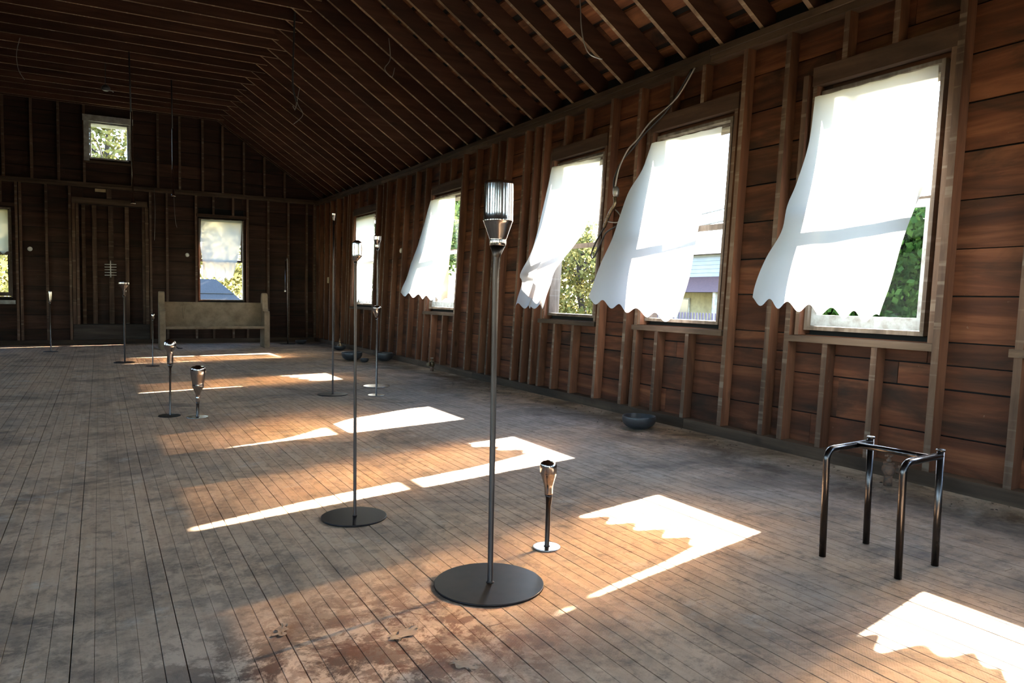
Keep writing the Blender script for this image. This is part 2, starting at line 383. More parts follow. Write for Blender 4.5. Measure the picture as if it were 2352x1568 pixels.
def make_wall(name, T, s0, s1, wins, axis, gable=False, outer=True, fine=True, rows=None):
    w = empty(name, T((s0 + s1) / 2, 0, 0), kind='structure')
    off = Vector(w.location) / K
    TT = lambda s, d, z: tuple(Vector(T(s, d, z)) - off)
    rows = rows or [0, .33, .64, .95, 1.26, 1.57, 1.89, 2.21, 2.53, 2.85, 3.17, 3.50]
    if gable: rows = rows + [3.82 + .3 * k for k in range(11)]
    for ri in range(len(rows) - 1):
        z0, z1 = rows[ri], rows[ri + 1]
        cuts = sorted([s0, s1] + [e for wi in wins if wi[2] < z1 - .05 and wi[3] > z0 + .05 for e in (wi[0], wi[1])])
        spans = [(cuts[i], cuts[i + 1]) for i in range(0, len(cuts), 2)]
        for a, b in spans:
            lo, hi = (a, b)
            t0, t1 = a, b
            if gable and z0 >= 3.4:
                h0, h1 = roofline(z0) + .35, roofline(z1) + .35
                if h1 <= .05: continue
                a = a - .7 if a == s0 else a; b = b + .7 if b == s1 else b
                lo, hi = max(a, XC - h0), min(b, XC + h0); t0, t1 = max(a, XC - h1), min(b, XC + h1)
                if hi - lo < .05: continue
            # butt joints at random studs
            pieces = [(lo, hi, t0, t1)]
            L = hi - lo
            if fine and L > 3.2 and not (gable and z0 >= 3.4):
                k = int(L // 2.8); e = [lo] + sorted(lo + L * (i + 1 + rng.uniform(-.3, .3)) / (k + 1) for i in range(k)) + [hi]
                pieces = [(e[i], e[i + 1] - .004, e[i], e[i + 1] - .004) for i in range(len(e) - 1)]
            for (p0, p1, q0, q1) in pieces:
                g = rng.uniform(.006, .016); dd = rng.uniform(0, .008)
                mb = MB(); slab(mb, TT, p0, p1, .10 + dd, .124 + dd, z0 + (0 if ri == 0 else g / 2), z1 - g / 2, max(1, int((p1 - p0) / 1.3)), q0, q1)
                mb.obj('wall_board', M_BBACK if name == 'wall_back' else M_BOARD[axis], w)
    # building paper and siding outside, split round the openings
    mb = MB()
    zt = 3.90
    for (z0, z1) in _bands(wins, zt if not gable else 6.9):
        cuts = sorted([s0 - .15, s1 + .15] + [e for wi in wins if wi[2] <= z0 + .001 and wi[3] >= z1 - .001 for e in (wi[0], wi[1])])
        for i in range(0, len(cuts), 2):
            a, b = cuts[i], cuts[i + 1]
            if gable:
                zz = [z0] + ([3.5] if z0 < 3.5 < z1 else []) + [z1]
                for j in range(len(zz) - 1):
                    y0, y1 = zz[j], zz[j + 1]
                    h0, h1 = (99, 99) if y1 <= 3.5 else (roofline(y0) + .33, roofline(y1) + .33)
                    if h1 < -.2: h1 = 0
                    a, b = cuts[i], cuts[i + 1]
                    if y0 >= 3.5: a = a - .6 if i == 0 else a; b = b + .6 if i == len(cuts) - 2 else b
                    lo, hi = max(a, XC - h0), min(b, XC + h0); t0, t1 = max(a, XC - h1), min(b, XC + h1)
                    if hi > lo: slab(mb, TT, lo, hi, .136, .17, y0, y1, 1, min(t0, hi), max(t1, lo), 1)
            else: slab(mb, TT, a, b, .136, .17, z0, z1, max(1, int((b - a) / 1.2)), inner=1)
    o = mb.obj('outer_siding', M_SIDING, w)
    o.data.materials.append(M_DARK)
    return w, TT
def _bands(wins, zt):
    zs = sorted({-.25, zt} | {v for wi in wins for v in (wi[2], wi[3])})
    return [(zs[i], zs[i + 1]) for i in range(len(zs) - 1)]
def stud(w, TT, s, z0, z1, width=.048, d1=.10, d0=0.0, name='stud', mats=None):
    mb = MB(); j = rng.uniform(-.004, .004)
    slab(mb, TT, s, s + width, d0 + j, d1, z0, z1, 1, inner=1)
    return mb.obj(name, mats or [M_STUD, M_STUDE], w)
def stick(w, TT, s0, s1, z0, z1, d0, d1, axis, name, n=None, mats=None):
    mb = MB(); slab(mb, TT, s0, s1, d0, d1, z0, z1, n or max(1, int((s1 - s0) / 1.2)))
    return mb.obj(name, mats or M_PLATE[axis], w)

# ---- right wall: windows as (near edge, far edge, bottom, top)
WR = {'4': (1.30, 2.30), '3': (3.005, 3.985), '2': (4.915, 5.95), '1': (6.845, 7.83), '5': (10.575, 11.64), '6': (14.50, 15.80), '8': (-.62, .42), '9': (-2.7, -1.7)}
ZB, ZT = .985, 2.86
wr = [(a, b, ZB, ZT) for a, b in WR.values()]
wall_right, TR = make_wall('wall_right', T_R, YF, YB, wr, 1, rows=[0, .33, .64, .80, .95, 1.26, 1.57, 1.89, 2.21, 2.53, 2.85, 3.17, 3.50])
ys = [-3.6, -3.1, 2.352, 2.856, 4.272, 4.742, 6.18, 6.658, 8.552, 9.06, 9.541, 10.0, 10.463, 11.957, 12.42, 12.90, 13.36, 13.83, 14.36, 16.05, 16.52, 17.0, 17.47, 17.93, 18.4, 18.70, .9, .45, -1.2, -2.75]
for y in ys: stud(wall_right, TR, y, .095, PLZ)
for a, b in ((4.075, None), (6.0, None), (7.87, None), (8.075, None), (11.68, None), (15.84, None), (14.40, None)):
    stud(wall_right, TR, a, .095, PLZ if a in (8.075, 14.40) else ZT + .14)
for y in (8.30, 14.05, 16.2, 9.3): stud(wall_right, TR, y, .095, PLZ, .042)
for k, (a, b) in WR.items():
    z_s = ZB - .045
    stick(wall_right, TR, a - .10, b + .13, z_s - .05, z_s, -.002, .10, 1, 'window_sill_plate', 1)
    stick(wall_right, TR, a - .10, b + .05, ZT + .04, ZT + .185, .002, .09, 1, 'window_header', 1, M_HEAD[1])
    stud(wall_right, TR, a - .10, ZB - .04, ZT + .04, .038, .10, .006, 'trimmer_stud')
    stud(wall_right, TR, b + .012, ZB - .04, ZT + .04, .036, .10, .012, 'trimmer_stud')
    for f in (.30, .72):
        stud(wall_right, TR, a + (b - a) * f, .095, z_s - .052, .046, name='cripple_stud')
        stud(wall_right, TR, a + (b - a) * f + .03, ZT + .187, PLZ, .046, name='cripple_stud')
for i, (a, b) in enumerate(((YF, 1.1), (1.1, 5.2), (5.2, 9.7), (9.7, 14.2), (14.2, YB))):
    stick(wall_right, TR, a, b - .004, PLZ, PLZ + .058, -.004, .11, 1, 'top_plate')
    stick(wall_right, TR, a, b - .004, PLZ + .06, PLZ + .115, -.020, .12, 1, 'top_plate')
    stick(wall_right, TR, a, b - .004, .002, .094, -.012, .11, 1, 'sole_plate', mats=M_PLATE[1])

# ---- back wall
bw = [(2.06, 3.08, .99, 2.93), (-2.62, -1.60, 1.0, 2.90), (-.14, .62, 4.08, 4.87), (-.47, .97, .44, 3.08)]
wall_back, TB = make_wall('wall_back', T_B, XL, 4.85, bw, 0, gable=True)
for x in (-3.9, -3.4, -2.95, -2.72, -1.53, -.994, -.56, 1.017, 1.36, 1.98, 3.13, 3.614, 4.098, 4.55, 4.74, -1.46): stud(wall_back, TB, x, .095, 3.44)
for x in (-1.80, 2.36, 2.80, -2.2): stud(wall_back, TB, x, (3.02 if x > 0 else 2.98), 3.44, name='cripple_stud')
for x in (2.36, 2.80, -2.2): stud(wall_back, TB, x, .095, .93, name='cripple_stud')
stick(wall_back, TB, XL, 4.85, .002, .094, -.012, .10, 0, 'sole_plate')
stick(wall_back, TB, XL, 4.86, 3.44, 3.49, -.004, .10, 0, 'girt')
stick(wall_back, TB, XL, 4.86, 3.492, 3.545, -.012, .10, 0, 'girt')
for x in (-3.2, -2.7, -2.22, -1.74, -1.24, -.75, -.27, 1.185, 1.638, 2.132, 2.571, 3.049, 3.523, 4.008, .66):
    h = 3.53 + (4.85 - abs(x + .02 - XC)) * .665
    stud(wall_back, TB, x, 3.547, min(h, 6.5))
for x in (-3.6, -4.05):
    stud(wall_back, TB, x, 3.547, 3.53 + (4.85 - abs(x - XC)) * .665)
for (a, b, z0, z1) in bw[:2]:
    stick(wall_back, TB, a - .05, b + .05, z0 - .09, z0 - .045, 0, .10, 0, 'window_sill_plate', 1)
    stick(wall_back, TB, a - .06, b + .10, z1 + .03, z1 + .10, 0, .10, 0, 'window_header', 1, M_HEAD[0])
stick(wall_back, TB, -.27, .66, 3.98, 4.03, .0, .10, 0, 'window_sill_plate', 1)
# ---- left and front walls
wl = [(a, a + 1.05, ZB, ZT) for a in (-3.3, -.4, 1.9, 5.0, 8.9, 12.8)]
wall_left, TL = make_wall('wall_left', T_L, YF, YB, wl, 1, fine=False)
for i in range(47):
    y = YF + .02 + .482 * i
    if any(a - .06 < y < b + .02 for a, b, _, _ in wl): continue
    stud(wall_left, TL, y, .095, PLZ)
for a, b, _, _ in wl:
    stick(wall_left, TL, a - .05, b + .05, ZB - .09, ZB - .045, 0, .10, 1, 'window_sill_plate', 1)
    stick(wall_left, TL, a - .05, b + .05, ZT + .04, ZT + .16, 0, .09, 1, 'window_header', 1)
stick(wall_left, TL, YF, YB, PLZ, PLZ + .115, -.004, .11, 1, 'top_plate')
stick(wall_left, TL, YF, YB, .002, .094, -.012, .11, 1, 'sole_plate')
wf = [(-3.4, -2.3, ZB, ZT), (-.75, .30, .02, 2.50), (2.6, 3.7, ZB, ZT)]  # the middle opening is the added entrance
wall_front, TF = make_wall('wall_front', T_F, XL, 4.85, wf, 0, gable=True, fine=False)
for i in range(19):
    x = XL + .2 + .482 * i
    if any(a - .06 < x < b + .02 for a, b, _, _ in wf): continue
    stud(wall_front, TF, x, .095, 3.44)
stick(wall_front, TF, XL, 4.85, 3.44, 3.545, -.004, .10, 0, 'girt')

# ---- floor
floor = empty('floor', (0, 7.3, 0), kind='structure')
mb = MB(); mb.box(XL - .1, XR + .13, YF - 7.3 - .1, YB - 7.3 + .1, -.09, -.0225); mb.obj('subfloor', M_DARK, floor)
x = XL + .001; i = 0
while x < XR + .05:
    wdt = .0655
    gap = .0036 if i % 5 == 2 else rng.uniform(.0008, .0021)
    x1 = min(x + wdt - gap, XR + .10)
    jy = rng.uniform(.5, 15) if x > -2.3 else None
    segs = [(YF, jy - .002), (jy, YB)] if jy else [(YF, YB)]
    for a, b in segs:
        mb = MB(); c = .0010; zt = rng.uniform(-.0012, .0004)
        pr = [(x, -.022), (x1, -.022), (x1, zt - c), (x1 - c, zt), (x + c, zt), (x, zt - c)]
        mb.sweep([[(px, yy - 7.3, pz) for px, pz in pr] for yy in (a, b)], smooth=False)
        mb.obj('floorboard', M_FLOOR, floor)
    x += wdt; i += 1

# ---- roof, seen from below
ceiling = empty('ceiling', (XC, 7.3, 3.5), kind='structure')
CO = Vector((XC, 7.3, 3.5))
def cpt(x, y, z): return (x - CO.x, y - CO.y, z - CO.z)
SL = .665; cs = 1 / math.hypot(1, SL); RD = .205 / cs   # vertical depth of a rafter
def zr(x): return 3.53 + SL * (4.85 - abs(x - XC))      # rafter underside
def rafter(y, side):
    mb = MB(); t = .046
    xo = XC + side * 5.25; xi = XC + side * .012
    p = []
    for (xx, dz) in ((xo, 0), (xi, 0), (xi, RD), (xo, RD)):
        z = zr(xx) + dz
        p.append((xx, z))
    n = len(mb.v)
    a = [cpt(q[0], y, q[1]) for q in p] + [cpt(q[0], y + t, q[1]) for q in p]
    mb.v += a
    for q, mi in (((0, 1, 2, 3), 0), ((7, 6, 5, 4), 0), ((0, 4, 5, 1), 1), ((2, 6, 7, 3), 0), ((1, 5, 6, 2), 0), ((0, 3, 7, 4), 0)):
        mb.quad(q if side > 0 else q[::-1], mi)
    return mb.obj('rafter', [M_RAFT, M_RAFTE], ceiling)
NR = [4.09 + .482 * i for i in range(-17, 31)] + [18.70]
rngr = np.random.default_rng(3)
for y in NR:
    yy = y + rngr.uniform(-.012, .012)
    rafter(yy, 1); rafter(yy, -1)
    # collar tie nailed to the near face of the rafter pair
    mb = MB(); zt0 = 5.20 + rngr.uniform(-.012, .012); zt1 = zt0 + .2; e0 = 2.78 + rngr.uniform(-.25, .06); e1 = min(e0, 2.42)
    ya, yb = yy - .042, yy - .001
    if y > 18.6: ya, yb = yy - .042, yy - .001
    v = [(XC - e0, ya, zt0), (XC + e0 - .12, ya, zt0), (XC + e0 - .12, yb, zt0), (XC - e0, yb, zt0), (XC - e1, ya, zt1), (XC + e1 - .12, ya, zt1), (XC + e1 - .12, yb, zt1), (XC - e1, yb, zt1)]
    mb.hexa([cpt(*q) for q in v], (1, 0, 0, 0, 0, 0)); mb.obj('collar_tie', [M_RAFT, M_RAFTE], ceiling)
mb = MB(); mb.hexa([cpt(*q) for q in ((XC - .02, YF, 6.72), (XC + .02, YF, 6.72), (XC + .02, YB, 6.72), (XC - .02, YB, 6.72), (XC - .02, YF, 6.98), (XC + .02, YF, 6.98), (XC + .02, YB, 6.98), (XC - .02, YB, 6.98))])
mb.obj('ridge_board', M_RAFT, ceiling)
for side in (1, -1):
    step = .262; n = int(5.35 / cs / step) + 1
    for i in range(n):
        l0 = i * step; wd = rngr.uniform(.165, .215)
        xa = 5.30 - l0 * cs; xb = 5.30 - (l0 + wd) * cs
        if xb < .03: continue
        cutsy = [YF - .1] + (sorted(rngr.uniform(0, 12, 2)) if side > 0 else []) + [YB + .15]
        for j in range(len(cutsy) - 1):
            a, b = cutsy[j], cutsy[j + 1] - (.006 if j < len(cutsy) - 2 else 0)
            za, zb = zr(XC + xa) + RD + .003, zr(XC + xb) + RD + .003
            mb = MB(); q = []
            for yy_ in (a, b):
                q.append([cpt(XC + side * xa, yy_, za), cpt(XC + side * xb, yy_, zb), cpt(XC + side * xb, yy_, zb + .025), cpt(XC + side * xa, yy_, za + .025)])
            mb.hexa([q[0][0], q[0][1], q[1][1], q[1][0], q[0][3], q[0][2], q[1][2], q[1][3]])
            mb.obj('roof_board', M_DECK, ceiling)
    mb = MB(); za, zb = zr(XC + 5.5) + RD + .034, zr(XC) + RD + .034
    q = [[cpt(XC + side * 5.5, yy_, za), cpt(XC - side * .02, yy_, zb + .0), cpt(XC - side * .02, yy_, zb + .03), cpt(XC + side * 5.5, yy_, za + .03)] for yy_ in (YF - .3, YB + .35)]
    mb.hexa([q[0][0], q[0][1], q[1][1], q[1][0], q[0][3], q[0][2], q[1][2], q[1][3]])
    mb.obj('roof_paper', M_DARK, ceiling)

# ---- windows
def frame_rect(mb, T, s0, s1, z0, z1, w, d0, d1, wb=None, wt=None, mi=0):
    wb = wb or w; wt = wt or w
    slab(mb, T, s0, s0 + w, d0, d1, z0, z1); slab(mb, T, s1 - w, s1, d0, d1, z0, z1)
    slab(mb, T, s0 + w, s1 - w, d0, d1, z0, z0 + wb); slab(mb, T, s0 + w, s1 - w, d0, d1, z1 - wt, z1)
def window(n, T, s0, s1, z0, z1, lower=True, upper=True, m_low=None, m_frame=None, mid=None, rail=.055):
    o = empty(f'window_{n}', T((s0 + s1) / 2, .12, z0), kind='structure')
    off = Vector(o.location) / K; TT = lambda s, d, z: tuple(Vector(T(s, d, z)) - off)
    mf = m_frame or M_FRAME
    for (a, b, c, d) in ((s0, s0 + .028, z0, z1), (s1 - .028, s1, z0, z1), (s0 + .028, s1 - .028, z1 - .028, z1), (s0 + .028, s1 - .028, z0, z0 + .03)):
        mb = MB(); slab(mb, TT, a, b, .055, .46 if d == z1 and c > z0 + .5 else .20, c, d); mb.obj('frame_board', mf, o)  # top board extended outward to shade the upper part of the cloth
    mid = mid or z0 + .49 * (z1 - z0)
    a, b = s0 + .03, s1 - .03
    def sash(c, d, d0, mat, w, wb, wt):
        mb = MB(); frame_rect(mb, TT, a, b, c, d, w, d0, d0 + .035, wb, wt); sh = mb.obj('sash', mat, o)
        mb = MB(); slab(mb, TT, a + w - .004, b - w + .004, d0 + .015, d0 + .019, c + wb - .004, d - wt + .004)
        mb.obj('pane', M_GLASS, sh)
    if lower: sash(z0 + .035, mid + .03, .095, m_low or M_WHITEP, .05, .085, .055)
    if upper: sash(mid, z1 - .032, .135, mf, .035, rail, .03)
    return o
SASH = {'4': (1, 1), '3': (1, 1), '2': (0, 1), '1': (0, 1), '5': (1, 1), '6': (1, 1), '8': (1, 1), '9': (1, 1)}
for k, (a, b) in WR.items():
    lo, up_ = SASH[k]
    window(k, T_R, a + .002, b - .002, ZB, ZT, bool(lo), bool(up_), mid={'3': 1.90, '2': 1.86, '1': 1.80}.get(k))
window(10, T_B, 2.062, 3.078, .99, 2.93, False, True, mid=1.92)
window(11, T_B, -2.618, -1.602, 1.0, 2.90, True, True, m_low=M_FRAME)
o12 = window(12, T_B, -.138, .618, 4.08, 4.87, False, False, m_frame=M_OLDWHITE)
mb = MB(); off = Vector(o12.location) / K; T12 = lambda s, d, z: tuple(Vector(T_B(s, d, z)) - off)
slab(mb, T12, -.12, .60, .12, .124, 4.10, 4.85); mb.obj('pane', M_GLASS, o12)
for (a, b, c, d, dd) in ((-.27, .71, 4.875, 5.01, -.03), (-.25, -.145, 4.02, 4.87, -.025), (.625, .66, 4.1, 4.87, -.01)):
    mb = MB(); slab(mb, T12, a, b, dd, .02, c, d); mb.obj('casing', M_OLDWHITE, o12)
for k, (a, b, z0, z1) in enumerate(wl): window(20 + k, T_L, a + .002, b - .002, z0, z1)
for k, (a, b, z0, z1) in enumerate(wf):
    if z0 > .5: window(30 + k, T_F, a + .002, b - .002, z0, z1)
# open entrance added behind the viewer for light and reflections, door swung outwards
d2 = empty('added_entrance', (-.75, YF, 0), kind='structure')
for (x0, x1, z0, z1) in ((0, .06, .0, 2.50), (.99, 1.05, .0, 2.50), (.06, .99, 2.44, 2.50)):
    mb = MB(); mb.box(x0, x1, -.2, .02, z0, z1); mb.obj('door_frame', M_JAMB, d2)
for sx in (1.07,):
    mb = MB(); mb.box(sx - .02, sx + .02, -1.1, -.2, .03, 2.42); lf = mb.obj('door_leaf', M_JAMB, d2)
    mb = MB(); mb.tube([(sx + (.02 if sx < 1 else -.02), -.92, 1.15), (sx + (.07 if sx < 1 else -.07), -.92, 1.15)], .028, 10); mb.obj('door_knob', M_BRASS, lf)
# painted stool board under the left back window
tr = empty('trim_1', (-2.1, YB, .93), kind='structure'); mb = MB(); mb.box(-.62, .55, -.035, .02, -.06, .02); mb.obj('sill_board', M_OLDWHITE, tr)

# ---- boarded doorway in the back wall
door = empty('door_1', (.25, YB, 0), kind='structure')
def dbox(name, x0, x1, y0, y1, z0, z1, mat): mb = MB(); mb.box(x0 - .25, x1 - .25, y0 - YB, y1 - YB, z0, z1); return mb.obj(name, mat, door)
dbox('door_header', -.50, .98, YB - .03, YB + .09, 3.085, 3.21, M_PLATE[0])
dbox('door_jamb', -.50, -.435, YB - .035, YB + .10, .44, 3.08, M_JAMB); dbox('door_jamb', -.425, -.37, YB - .02, YB + .24, .44, 3.08, M_JAMB)
dbox('door_jamb', .93, 1.0, YB - .035, YB + .10, .44, 3.08, M_JAMB); dbox('door_jamb', .87, .925, YB + .0, YB + .24, .44, 3.08, M_JAMB)
dbox('door_sill', -.50, 1.0, YB - .03, YB + .09, .10, .435, wood('charred sill wood', 0, (.02, .016, .014), (.045, .036, .03), (.09, .075, .06)))
dbox('header_block', .17, .27, YB - .02, YB + .08, 3.215, 3.43, M_JAMB); dbox('wood_offcut', -.05, .16, YB + .01, YB + .05, 3.36, 3.425, M_BEIGE)
for xx, w_ in ((-.32, .07), (-.12, .09), (.20, .10), (.53, .08)): dbox('infill_stud', xx, xx + w_, YB + .22, YB + .30, .44, 3.09, M_JAMB)
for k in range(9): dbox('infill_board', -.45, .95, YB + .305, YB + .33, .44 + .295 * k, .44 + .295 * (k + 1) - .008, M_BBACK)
dbox('infill_backing', -.6, 1.1, YB + .335, YB + .36, .2, 3.2, M_DARK)
dbox('side_panel', -.50, -.46, YB + .10, YB + .34, .40, 3.12, M_DARK); dbox('side_panel', .97, 1.01, YB + .10, YB + .34, .40, 3.12, M_DARK); dbox('floor_panel', -.5, 1.0, YB + .09, YB + .34, .39, .435, M_DARK)
dbox('door_soffit', -.5, 1.0, YB + .09, YB + .335, 3.085, 3.12, M_JAMB)

# ------------------------------------------------------------------ outside
ground = MB(); ground.box(-70, 70, -60, 90, -.75, -.60)
g = ground.obj('ground', plain('dry autumn lawn', (.10, .10, .05), .95, nscale=1.5, c2=(.06, .07, .03))); tag(g, kind='structure')
def leaves(cx, cy_, cz, rx, ry, rz, n, size, seed, lx=0, ly=0, lz=0, shell=.35):
    r = np.random.default_rng(seed); d = r.normal(size=(n, 3)); d /= np.linalg.norm(d, axis=1)[:, None]
    rad = (shell + (1 - shell) * r.random(n)) ** .5
    lump = 1 + .22 * np.sin(d[:, 0] * 5 + seed) * np.cos(d[:, 2] * 6 + seed * 2)
    c = d * rad[:, None] * lump[:, None] * np.array([rx, ry, rz]) + np.array([cx, cy_, cz])
    a = r.normal(size=(n, 3)); a /= np.linalg.norm(a, axis=1)[:, None]
    b = np.cross(a, r.normal(size=(n, 3))); b /= np.linalg.norm(b, axis=1)[:, None]
    s = size * (.6 + .8 * r.random(n))[:, None]
    P = np.stack([c - a * s, c + b * s * .55, c + a * s, c - b * s * .55], 1).reshape(-1, 3)
    mb = MB(); mb.v = [tuple(q) for q in P.tolist()]
    mb.f = [(4 * i, 4 * i + 1, 4 * i + 2, 4 * i + 3) for i in range(n)]; mb.m = [0] * n; mb.sm = [False] * n
    return mb
def tree(name, x, y, h, cz, r, n, size, mat, seed, label, group=None):
    t = empty(name, (x, y, -.6), label, 'tree', group)
    mb = MB(); mb.tube(catmull([(0, 0, 0), (.1, .05, h * .3), (-.1, .1, h * .6), (.1, 0, h * .85)], 4), [.17 - .10 * i / 12 for i in range(13)], 8)
    rr = random.Random(seed)
    mb.obj('trunk', M_BARK, t)
    for k in range(7):
        a = rr.uniform(0, 6.28); l = r[0] * rr.uniform(.5, .9); z = h * rr.uniform(.4, .7)
        mb = MB(); mb.tube(catmull([(0, 0, z), (math.cos(a) * l * .5, math.sin(a) * l * .5, z + l * .35), (math.cos(a) * l, math.sin(a) * l, z + l * .55)], 4), [.06, .055, .05, .045, .04, .035, .03, .025, .02], 6)
        mb.obj('branch', M_BARK, t)
    o = leaves(0, 0, cz + .6, r[0], r[1], r[2], n, size, seed).obj('foliage', mat, t); o['kind'] = 'stuff'
    return t
hd = empty('ivy_hedge', (10.0, 5.4, -.6), 'tall dark green ivy hedge seen past the paper-white shade nearest the right edge', 'hedge')
mb = MB(); mb.box(-.35, .55, -3.6, 3.0, 0, 2.95); mb.obj('hedge_core', plain('hedge twigs', (.012, .014, .008), 1, nscale=6), hd)
r = np.random.default_rng(5); n = 40000
c = np.stack([-.42 + .16 * r.normal(size=n), r.uniform(-3.7, 3.1, n), r.uniform(0, 3.08, n)], 1)
a = r.normal(size=(n, 3)); a /= np.linalg.norm(a, axis=1)[:, None]; b = np.cross(a, r.normal(size=(n, 3))); b /= np.linalg.norm(b, axis=1)[:, None]
s = (.035 + .04 * r.random(n))[:, None]
mb = MB(); mb.v = [tuple(q) for q in np.stack([c - a * s, c + b * s * .7, c + a * s, c - b * s * .7], 1).reshape(-1, 3).tolist()]
mb.f = [(4 * i, 4 * i + 1, 4 * i + 2, 4 * i + 3) for i in range(n)]; mb.m = [0] * n; mb.sm = [False] * n
mb.obj('ivy_foliage', M_LEAFG, hd)['kind'] = 'stuff'
tree('tree', 14.2, 20.6, 4.2, 1.6, (1.5, 1.5, 2.0), 9000, .085, M_LEAFY, 11, 'round yellow-green tree seen through the clear lower half of the third window from the right')
#tree('tree', 17.0, 25.5, 6.0, 3.0, (2.2, 2.2, 2.2), 3500, .08, M_LEAFM, 12, 'thin-leaved taller tree further off behind the yellow-green tree')
tree('tree', 10.8, 28.5, 7.0, 4.0, (3.0, 3.4, 3.2), 14000, .12, M_LEAFM, 21, 'dense unseen tree added right of the outbuilding to shade its roof')  # out-of-view tree added on the sun side to shade the outbuilding roof
tree('tree', 3.6, 35.5, 6.5, 2.2, (3.4, 2.0, 3.2), 9000, .11, M_LEAFY, 13, 'yellow leafy tree rising behind the dark roof in the back window')
tree('tree', .4, 33.5, 10.5, 8.0, (4.2, 2.2, 3.8), 15000, .12, M_LEAFY, 14, 'bright leafy tree filling the small high window of the back wall')
tree('tree', -4.0, 27.0, 6.5, 2.4, (2.4, 2.0, 3.4), 6000, .12, M_LEAFY, 15, 'yellow tree outside the window at the left edge')
#tree('tree', 21.5, 26.5, 7.5, 5.2, (2.4, 2.4, 1.8), 2500, .07, M_LEAFM, 16, 'bare-looking tree standing above the neighbouring house roof')
# neighbouring house behind the second window
hs = empty('house', (21.0, 20.5, -.6), 'two-storey neighbouring house with grey siding, porch roof and cream lower wall', 'house')
M_VINYL = plain('grey vinyl siding', (.24, .25, .255), .7, nscale=3, namt=.06); M_CREAM = plain('cream lower wall', (.34, .29, .17), .8, nscale=5)
M_ROOFP = plain('pinkish faded shingles', (.050, .034, .032), .95, nscale=14); M_ROOFD = plain('maroon porch shingles', (.075, .028, .022), .9, nscale=14)
for k in range(6):
    mb = MB(); z = 2.75 + .155 * k; mb.hexa([(0 - .02, -2.6, z), (4, -2.6, z), (4, 4.5, z), (-.02, 4.5, z), (0, -2.6, z + .15), (4, -2.6, z + .15), (4, 4.5, z + .15), (0, 4.5, z + .15)]); mb.obj('siding_board', M_VINYL, hs)
mb = MB(); mb.hexa([(-.35, -2.9, 3.62), (4.3, -2.9, 3.62), (4.3, 4.8, 3.62), (-.35, 4.8, 3.62), (1.9, -1.9, 4.5), (2.1, -1.9, 4.5), (2.1, 3.7, 4.5), (1.9, 3.7, 4.5)]); mb.obj('roof', M_ROOFP, hs)
mb = MB(); mb.box(0, 4, -2.6, 4.5, 0, 2.75); mb.obj('lower_wall', M_CREAM, hs)
mb = MB(); mb.hexa([(-1.5, -2.9, 2.12), (0, -2.9, 2.12), (0, 4.6, 2.12), (-1.5, 4.6, 2.12), (-.1, -2.8, 2.75), (0, -2.8, 2.75), (0, 4.5, 2.75), (-.1, 4.5, 2.75)]); mb.obj('porch_roof', M_ROOFD, hs)
for yy in (-2.7, -.6, 1.5, 4.3):
    mb = MB(); mb.box(-1.4, -1.27, yy, yy + .13, 0, 2.12); mb.obj('porch_post', M_OLDWHITE, hs)
for yy in (-1.6, .2, 2.2):
    mb = MB(); mb.box(-.05, .01, yy, yy + .75, .9, 1.9); w_ = mb.obj('window', M_OLDWHITE, hs)
    mb = MB(); mb.box(-.06, -.05, yy + .06, yy + .69, .96, 1.84); mb.obj('pane', plain('dark house glass', (.04, .06, .08), .1), w_)
fn = empty('picket_fence', (16.5, 17.3, -.6), 'purplish weathered picket fence in front of the neighbouring house', 'fence')
M_PICK = plain('purple-grey fence paint', (.12, .09, .12), .8, nscale=10)
pk = MB(); pk.hexa([(-.012, 0, 0), (.012, 0, 0), (.012, .11, 0), (-.012, .11, 0), (-.012, .03, 1.42), (.012, .03, 1.42), (.012, .08, 1.42), (-.012, .08, 1.42)]); pm = pk.mesh('picket', M_PICK)
for k in range(38):
    o = bpy.data.objects.new('picket', pm); COL.objects.link(o); o.parent = fn; o.location = (0, (-2.4 + .135 * k) * K, 0)
for z in (.4, 1.1):
    mb = MB(); mb.box(.014, .05, -2.4, 2.75, z, z + .08); mb.obj('fence_rail', M_PICK, fn)
# dark hipped roof right behind the back window
sh = empty('outbuilding', (2.6, 25.0, -.6), 'low outbuilding with a dark grey hipped roof outside the back window', 'building')
M_SLATE = plain('dark blue-grey roofing', (.020, .023, .026), .85, nscale=25)
mb = MB(); mb.hexa([(-2.4, -.4, .9), (2.1, -.4, .9), (2.1, 4, .9), (-2.4, 4, .9), (-1.6, .9, 2.22), (.75, .9, 2.22), (.75, 2.6, 2.22), (-1.6, 2.6, 2.22)]); mb.obj('hipped_roof', M_SLATE, sh)
mb = MB(); mb.box(-2.2, 1.9, -.2, 3.8, 0, .95); mb.obj('wall', M_SIDING, sh)
for z in (1.25, 1.75):
    mb = MB(); f = (z - .9) / 1.32; mb.tube([(-2.4 + .8 * f, -.4 + 1.3 * f - .01, z + .01), (2.1 - 1.35 * f, -.4 + 1.3 * f - .01, z + .01)], .02, 6); mb.obj('roof_seam', M_SLATE, sh)
# overhead power lines outside
for k, (y0, z0, y1, z1, lab) in enumerate(((9.03, 4.1, 17.5, 3.2, 'upper'), (9.03, 3.75, 17.5, 2.95, 'lower'))):
    mb = MB(); mb.tube(catmull([(13.5, y0, z0), (13.5, (y0 + y1) / 2, (z0 + z1) / 2 - .15), (13.5, y1, z1)], 8), .018, 6)
    tag(mb.obj('power_line', M_RUBBER), f'{lab} of the two black overhead wires outside the right-hand windows', 'wire')

t = empty('utility_pole', (13.52, 8.9, -.6), 'wooden utility pole carrying the two overhead wires', 'pole')
mb = MB(); mb.lathe([(0, 0, .14), (0, 6.2, .10)], 12); mb.obj('post', M_BARK, t)
